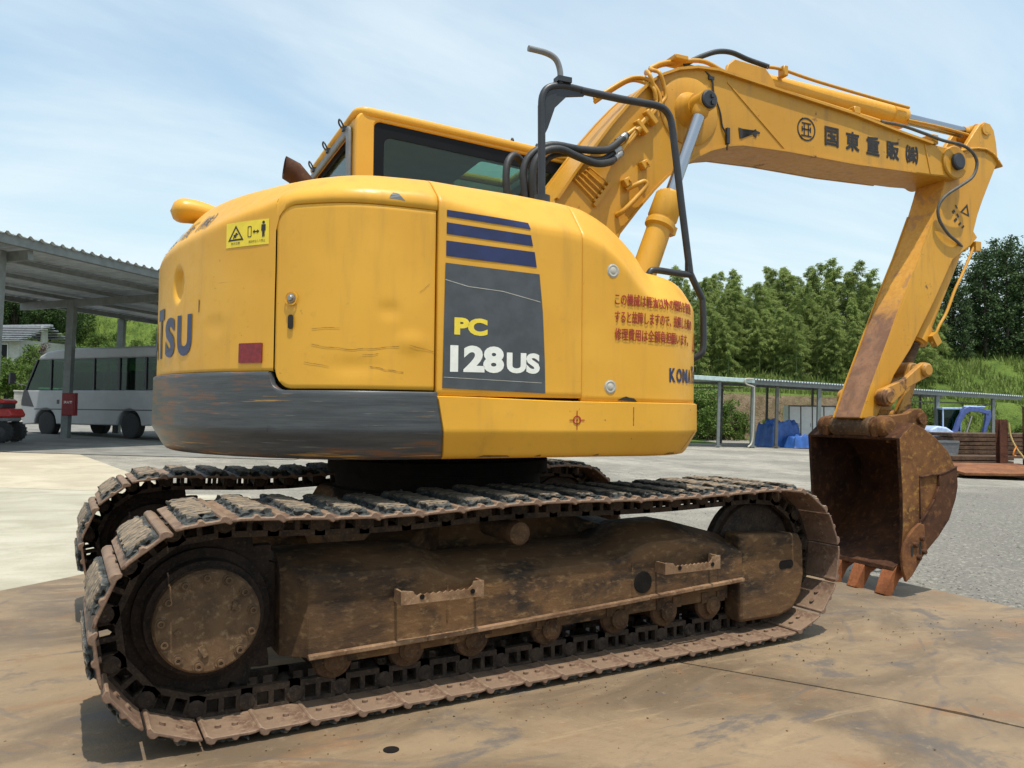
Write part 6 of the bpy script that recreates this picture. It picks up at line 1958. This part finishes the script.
# bamboo: crest heights follow the wood's edge
for row, (f0, n_, sc) in enumerate(((54.5, 24, .76), (57.0, 24, .88), (60.0, 24, .98), (64.0, 24, 1.08))):
    for k in range(n_):
        px = 668+(k+.5*(row % 2))*11.4+rt.uniform(-5, 5); fwd = f0+rt.uniform(-.8, .8)
        if px > 935: continue
        lat = (px-512)/800*fwd
        hh = (6.5+1.2*noise.noise(Vector((px*.021, row*.7, 2)))+rt.uniform(-.8, .9))*sc
        if px > 850: hh *= .95
        plant('bamboo', 'feathery light green bamboo in the wood between the black rail and the arm', 'bamboo', GB, KB, lat, fwd, hh, 9.0, rnd=rt)
GC = 'dark conifers right of the arm'
for px, fwd, hh in ((925, 62, 9.0), (938, 60, 10.6), (952, 63, 10.2), (962, 59, 8.6), (972, 62, 10.8), (984, 60, 11.4), (996, 64, 11.8), (1006, 60, 10.4), (1018, 62, 11.6), (1030, 60, 12.0), (1045, 63, 11.8), (1062, 60, 11.5), (948, 67, 11.0), (978, 68, 12.2), (1010, 68, 12.6), (1040, 68, 12.8)):
    plant('conifer', 'dark green conifer at the edge of the grassy slope right of the arm', 'conifer', GC, KC, (px-512)/800*fwd, fwd, hh*.78*rt.uniform(.80, 1.12), 11.0, rnd=rt)
GU = 'bushes below the earth bank'
for px, fwd, hh in ((690, 42.5, 2.6), (702, 44, 2.9), (713, 43, 2.3), (724, 44.5, 2.2), (735, 43.5, 1.6), (744, 45, 1.5), (708, 41.5, 1.7), (765, 46, .9), (812, 46.5, .8), (905, 46.5, 1.0), (930, 46, 1.3), (1000, 45.5, 1.1), (1022, 45, 1.4)):
    plant('bush', 'leafy green bush growing at the foot of the earth bank seen through the right shed', 'bush', GU, KU, (px-512)/800*fwd, fwd, hh, 2.0, rnd=rt)
GLH = 'bushes on the left hillside'
for k in range(70):
    fwd = rt.uniform(40, 78); px = rt.uniform(-40, 185); lat = (px-512)/800*fwd
    if -44 < lat < -33.5 and 56 < fwd < 64: continue
    plant('bush', 'rounded green bush on the terraced hillside behind the minibus', 'bush', GLH, KU, lat, fwd, rt.uniform(.9, 2.3), 2.0, rnd=rt)
for px, fwd, hh in ((12, 70, 5.2), (24, 72, 5.6), (36, 70, 4.8), (48, 73, 5.6), (58, 71, 5.0), (66, 74, 5.2), (2, 71, 5.6), (-12, 70, 5.4)):
    plant('tree', 'dark round-headed tree in the clump above the farm house', 'tree', 'dark trees above the farm house', KL, (px-512)/800*fwd, fwd, hh, 6.0, rnd=rt)
plant('shrub', 'small reddish brown tree beside the farm house', 'tree', None, KR, (38-512)/800*57, 57, 2.0, 3.0, rnd=rt)

# long grass on the slopes
vs, fs = [], []
for k in range(42000):
    px = rt.uniform(680, 1075) if k % 3 else rt.uniform(-40, 190)
    fwd = 44+(rt.random()**1.3)*(22 if px > 500 else 36)
    lat = (px-512)/800*fwd
    if 9 < lat < 21.5 and 45.3 < fwd+lat*.04 < 48.6 and rt.random() < .93: continue
    h = terrain(lat, fwd)
    if h < .15 and rt.random() < .7: continue
    if noise.noise(Vector((lat*.5, fwd*.5, 9))) < -.25: continue
    b_ = P(lat, fwd, h-.08); L = rt.uniform(.22, .60)
    d = Vector((rt.uniform(-.5, .5), rt.uniform(-.5, .5), 1)).normalized()*L; sd = Vector((rt.uniform(-1, 1), rt.uniform(-1, 1), 0)).normalized()*rt.uniform(.03, .07)
    o = len(vs); vs += [b_-sd, b_+sd, b_+d+sd*.2+Vector((0, 0, 0)), b_+d-sd*.2]; fs.append((o, o+1, o+2, o+3))
o = bpy.data.objects.new('long_grass', mesh_from('long_grass', vs, fs, 'grass')); COL.objects.link(o); struct(o, 'stuff')

# loose stones on the yard and crumbs on the plates
rg = random.Random(4); vs, fs = [], []
def stone(x, y, z, r_):
    o = len(vs); pts = [Vector((1, 0, 0)), Vector((-.5, .87, 0)), Vector((-.5, -.87, 0)), Vector((.1, .1, .8)), Vector((0, 0, -.5))]
    an = rg.uniform(0, 6.28); c_, s__ = cos(an), sin(an)
    for q in pts:
        k = r_*rg.uniform(.65, 1.3); vs.append((x+(q.x*c_-q.y*s__)*k, y+(q.x*s__+q.y*c_)*k, z+q.z*k*.8))
    for f in ((0, 1, 3), (1, 2, 3), (2, 0, 3), (1, 0, 4), (2, 1, 4), (0, 2, 4)): fs.append(tuple(o+i for i in f))
for k in range(5200):
    fwd = 4.6+rg.random()**1.5*12; lat = rg.uniform(1.6, .66*fwd+.8)
    q = P(lat, fwd, -.028)
    if q.x < 3.55 and q.y < 1.0: continue
    if noise.noise(Vector((q.x*.8, q.y*.8, 2))) < -.15 and rg.random() < .8: continue
    stone(q.x, q.y, q.z, rg.uniform(.004, .012)*(2.2 if rg.random() < .04 else 1))
o = bpy.data.objects.new('loose_gravel', mesh_from('loose_gravel', vs, fs, 'stone')); COL.objects.link(o); struct(o, 'stuff')
vs, fs = [], []
for k in range(420):
    x, y = rg.uniform(-3, 3.3), rg.uniform(-2.6, .2)
    if rg.random() < .5: x, y = rg.gauss(0, 1.4), -1.35+rg.gauss(0, .12)
    if y > 1.2: continue
    stone(x, y, gz(x, y)+.001, rg.uniform(.002, .0065))
o = bpy.data.objects.new('dirt_crumbs', mesh_from('dirt_crumbs', vs, fs, 'frame')); COL.objects.link(o); struct(o, 'stuff')
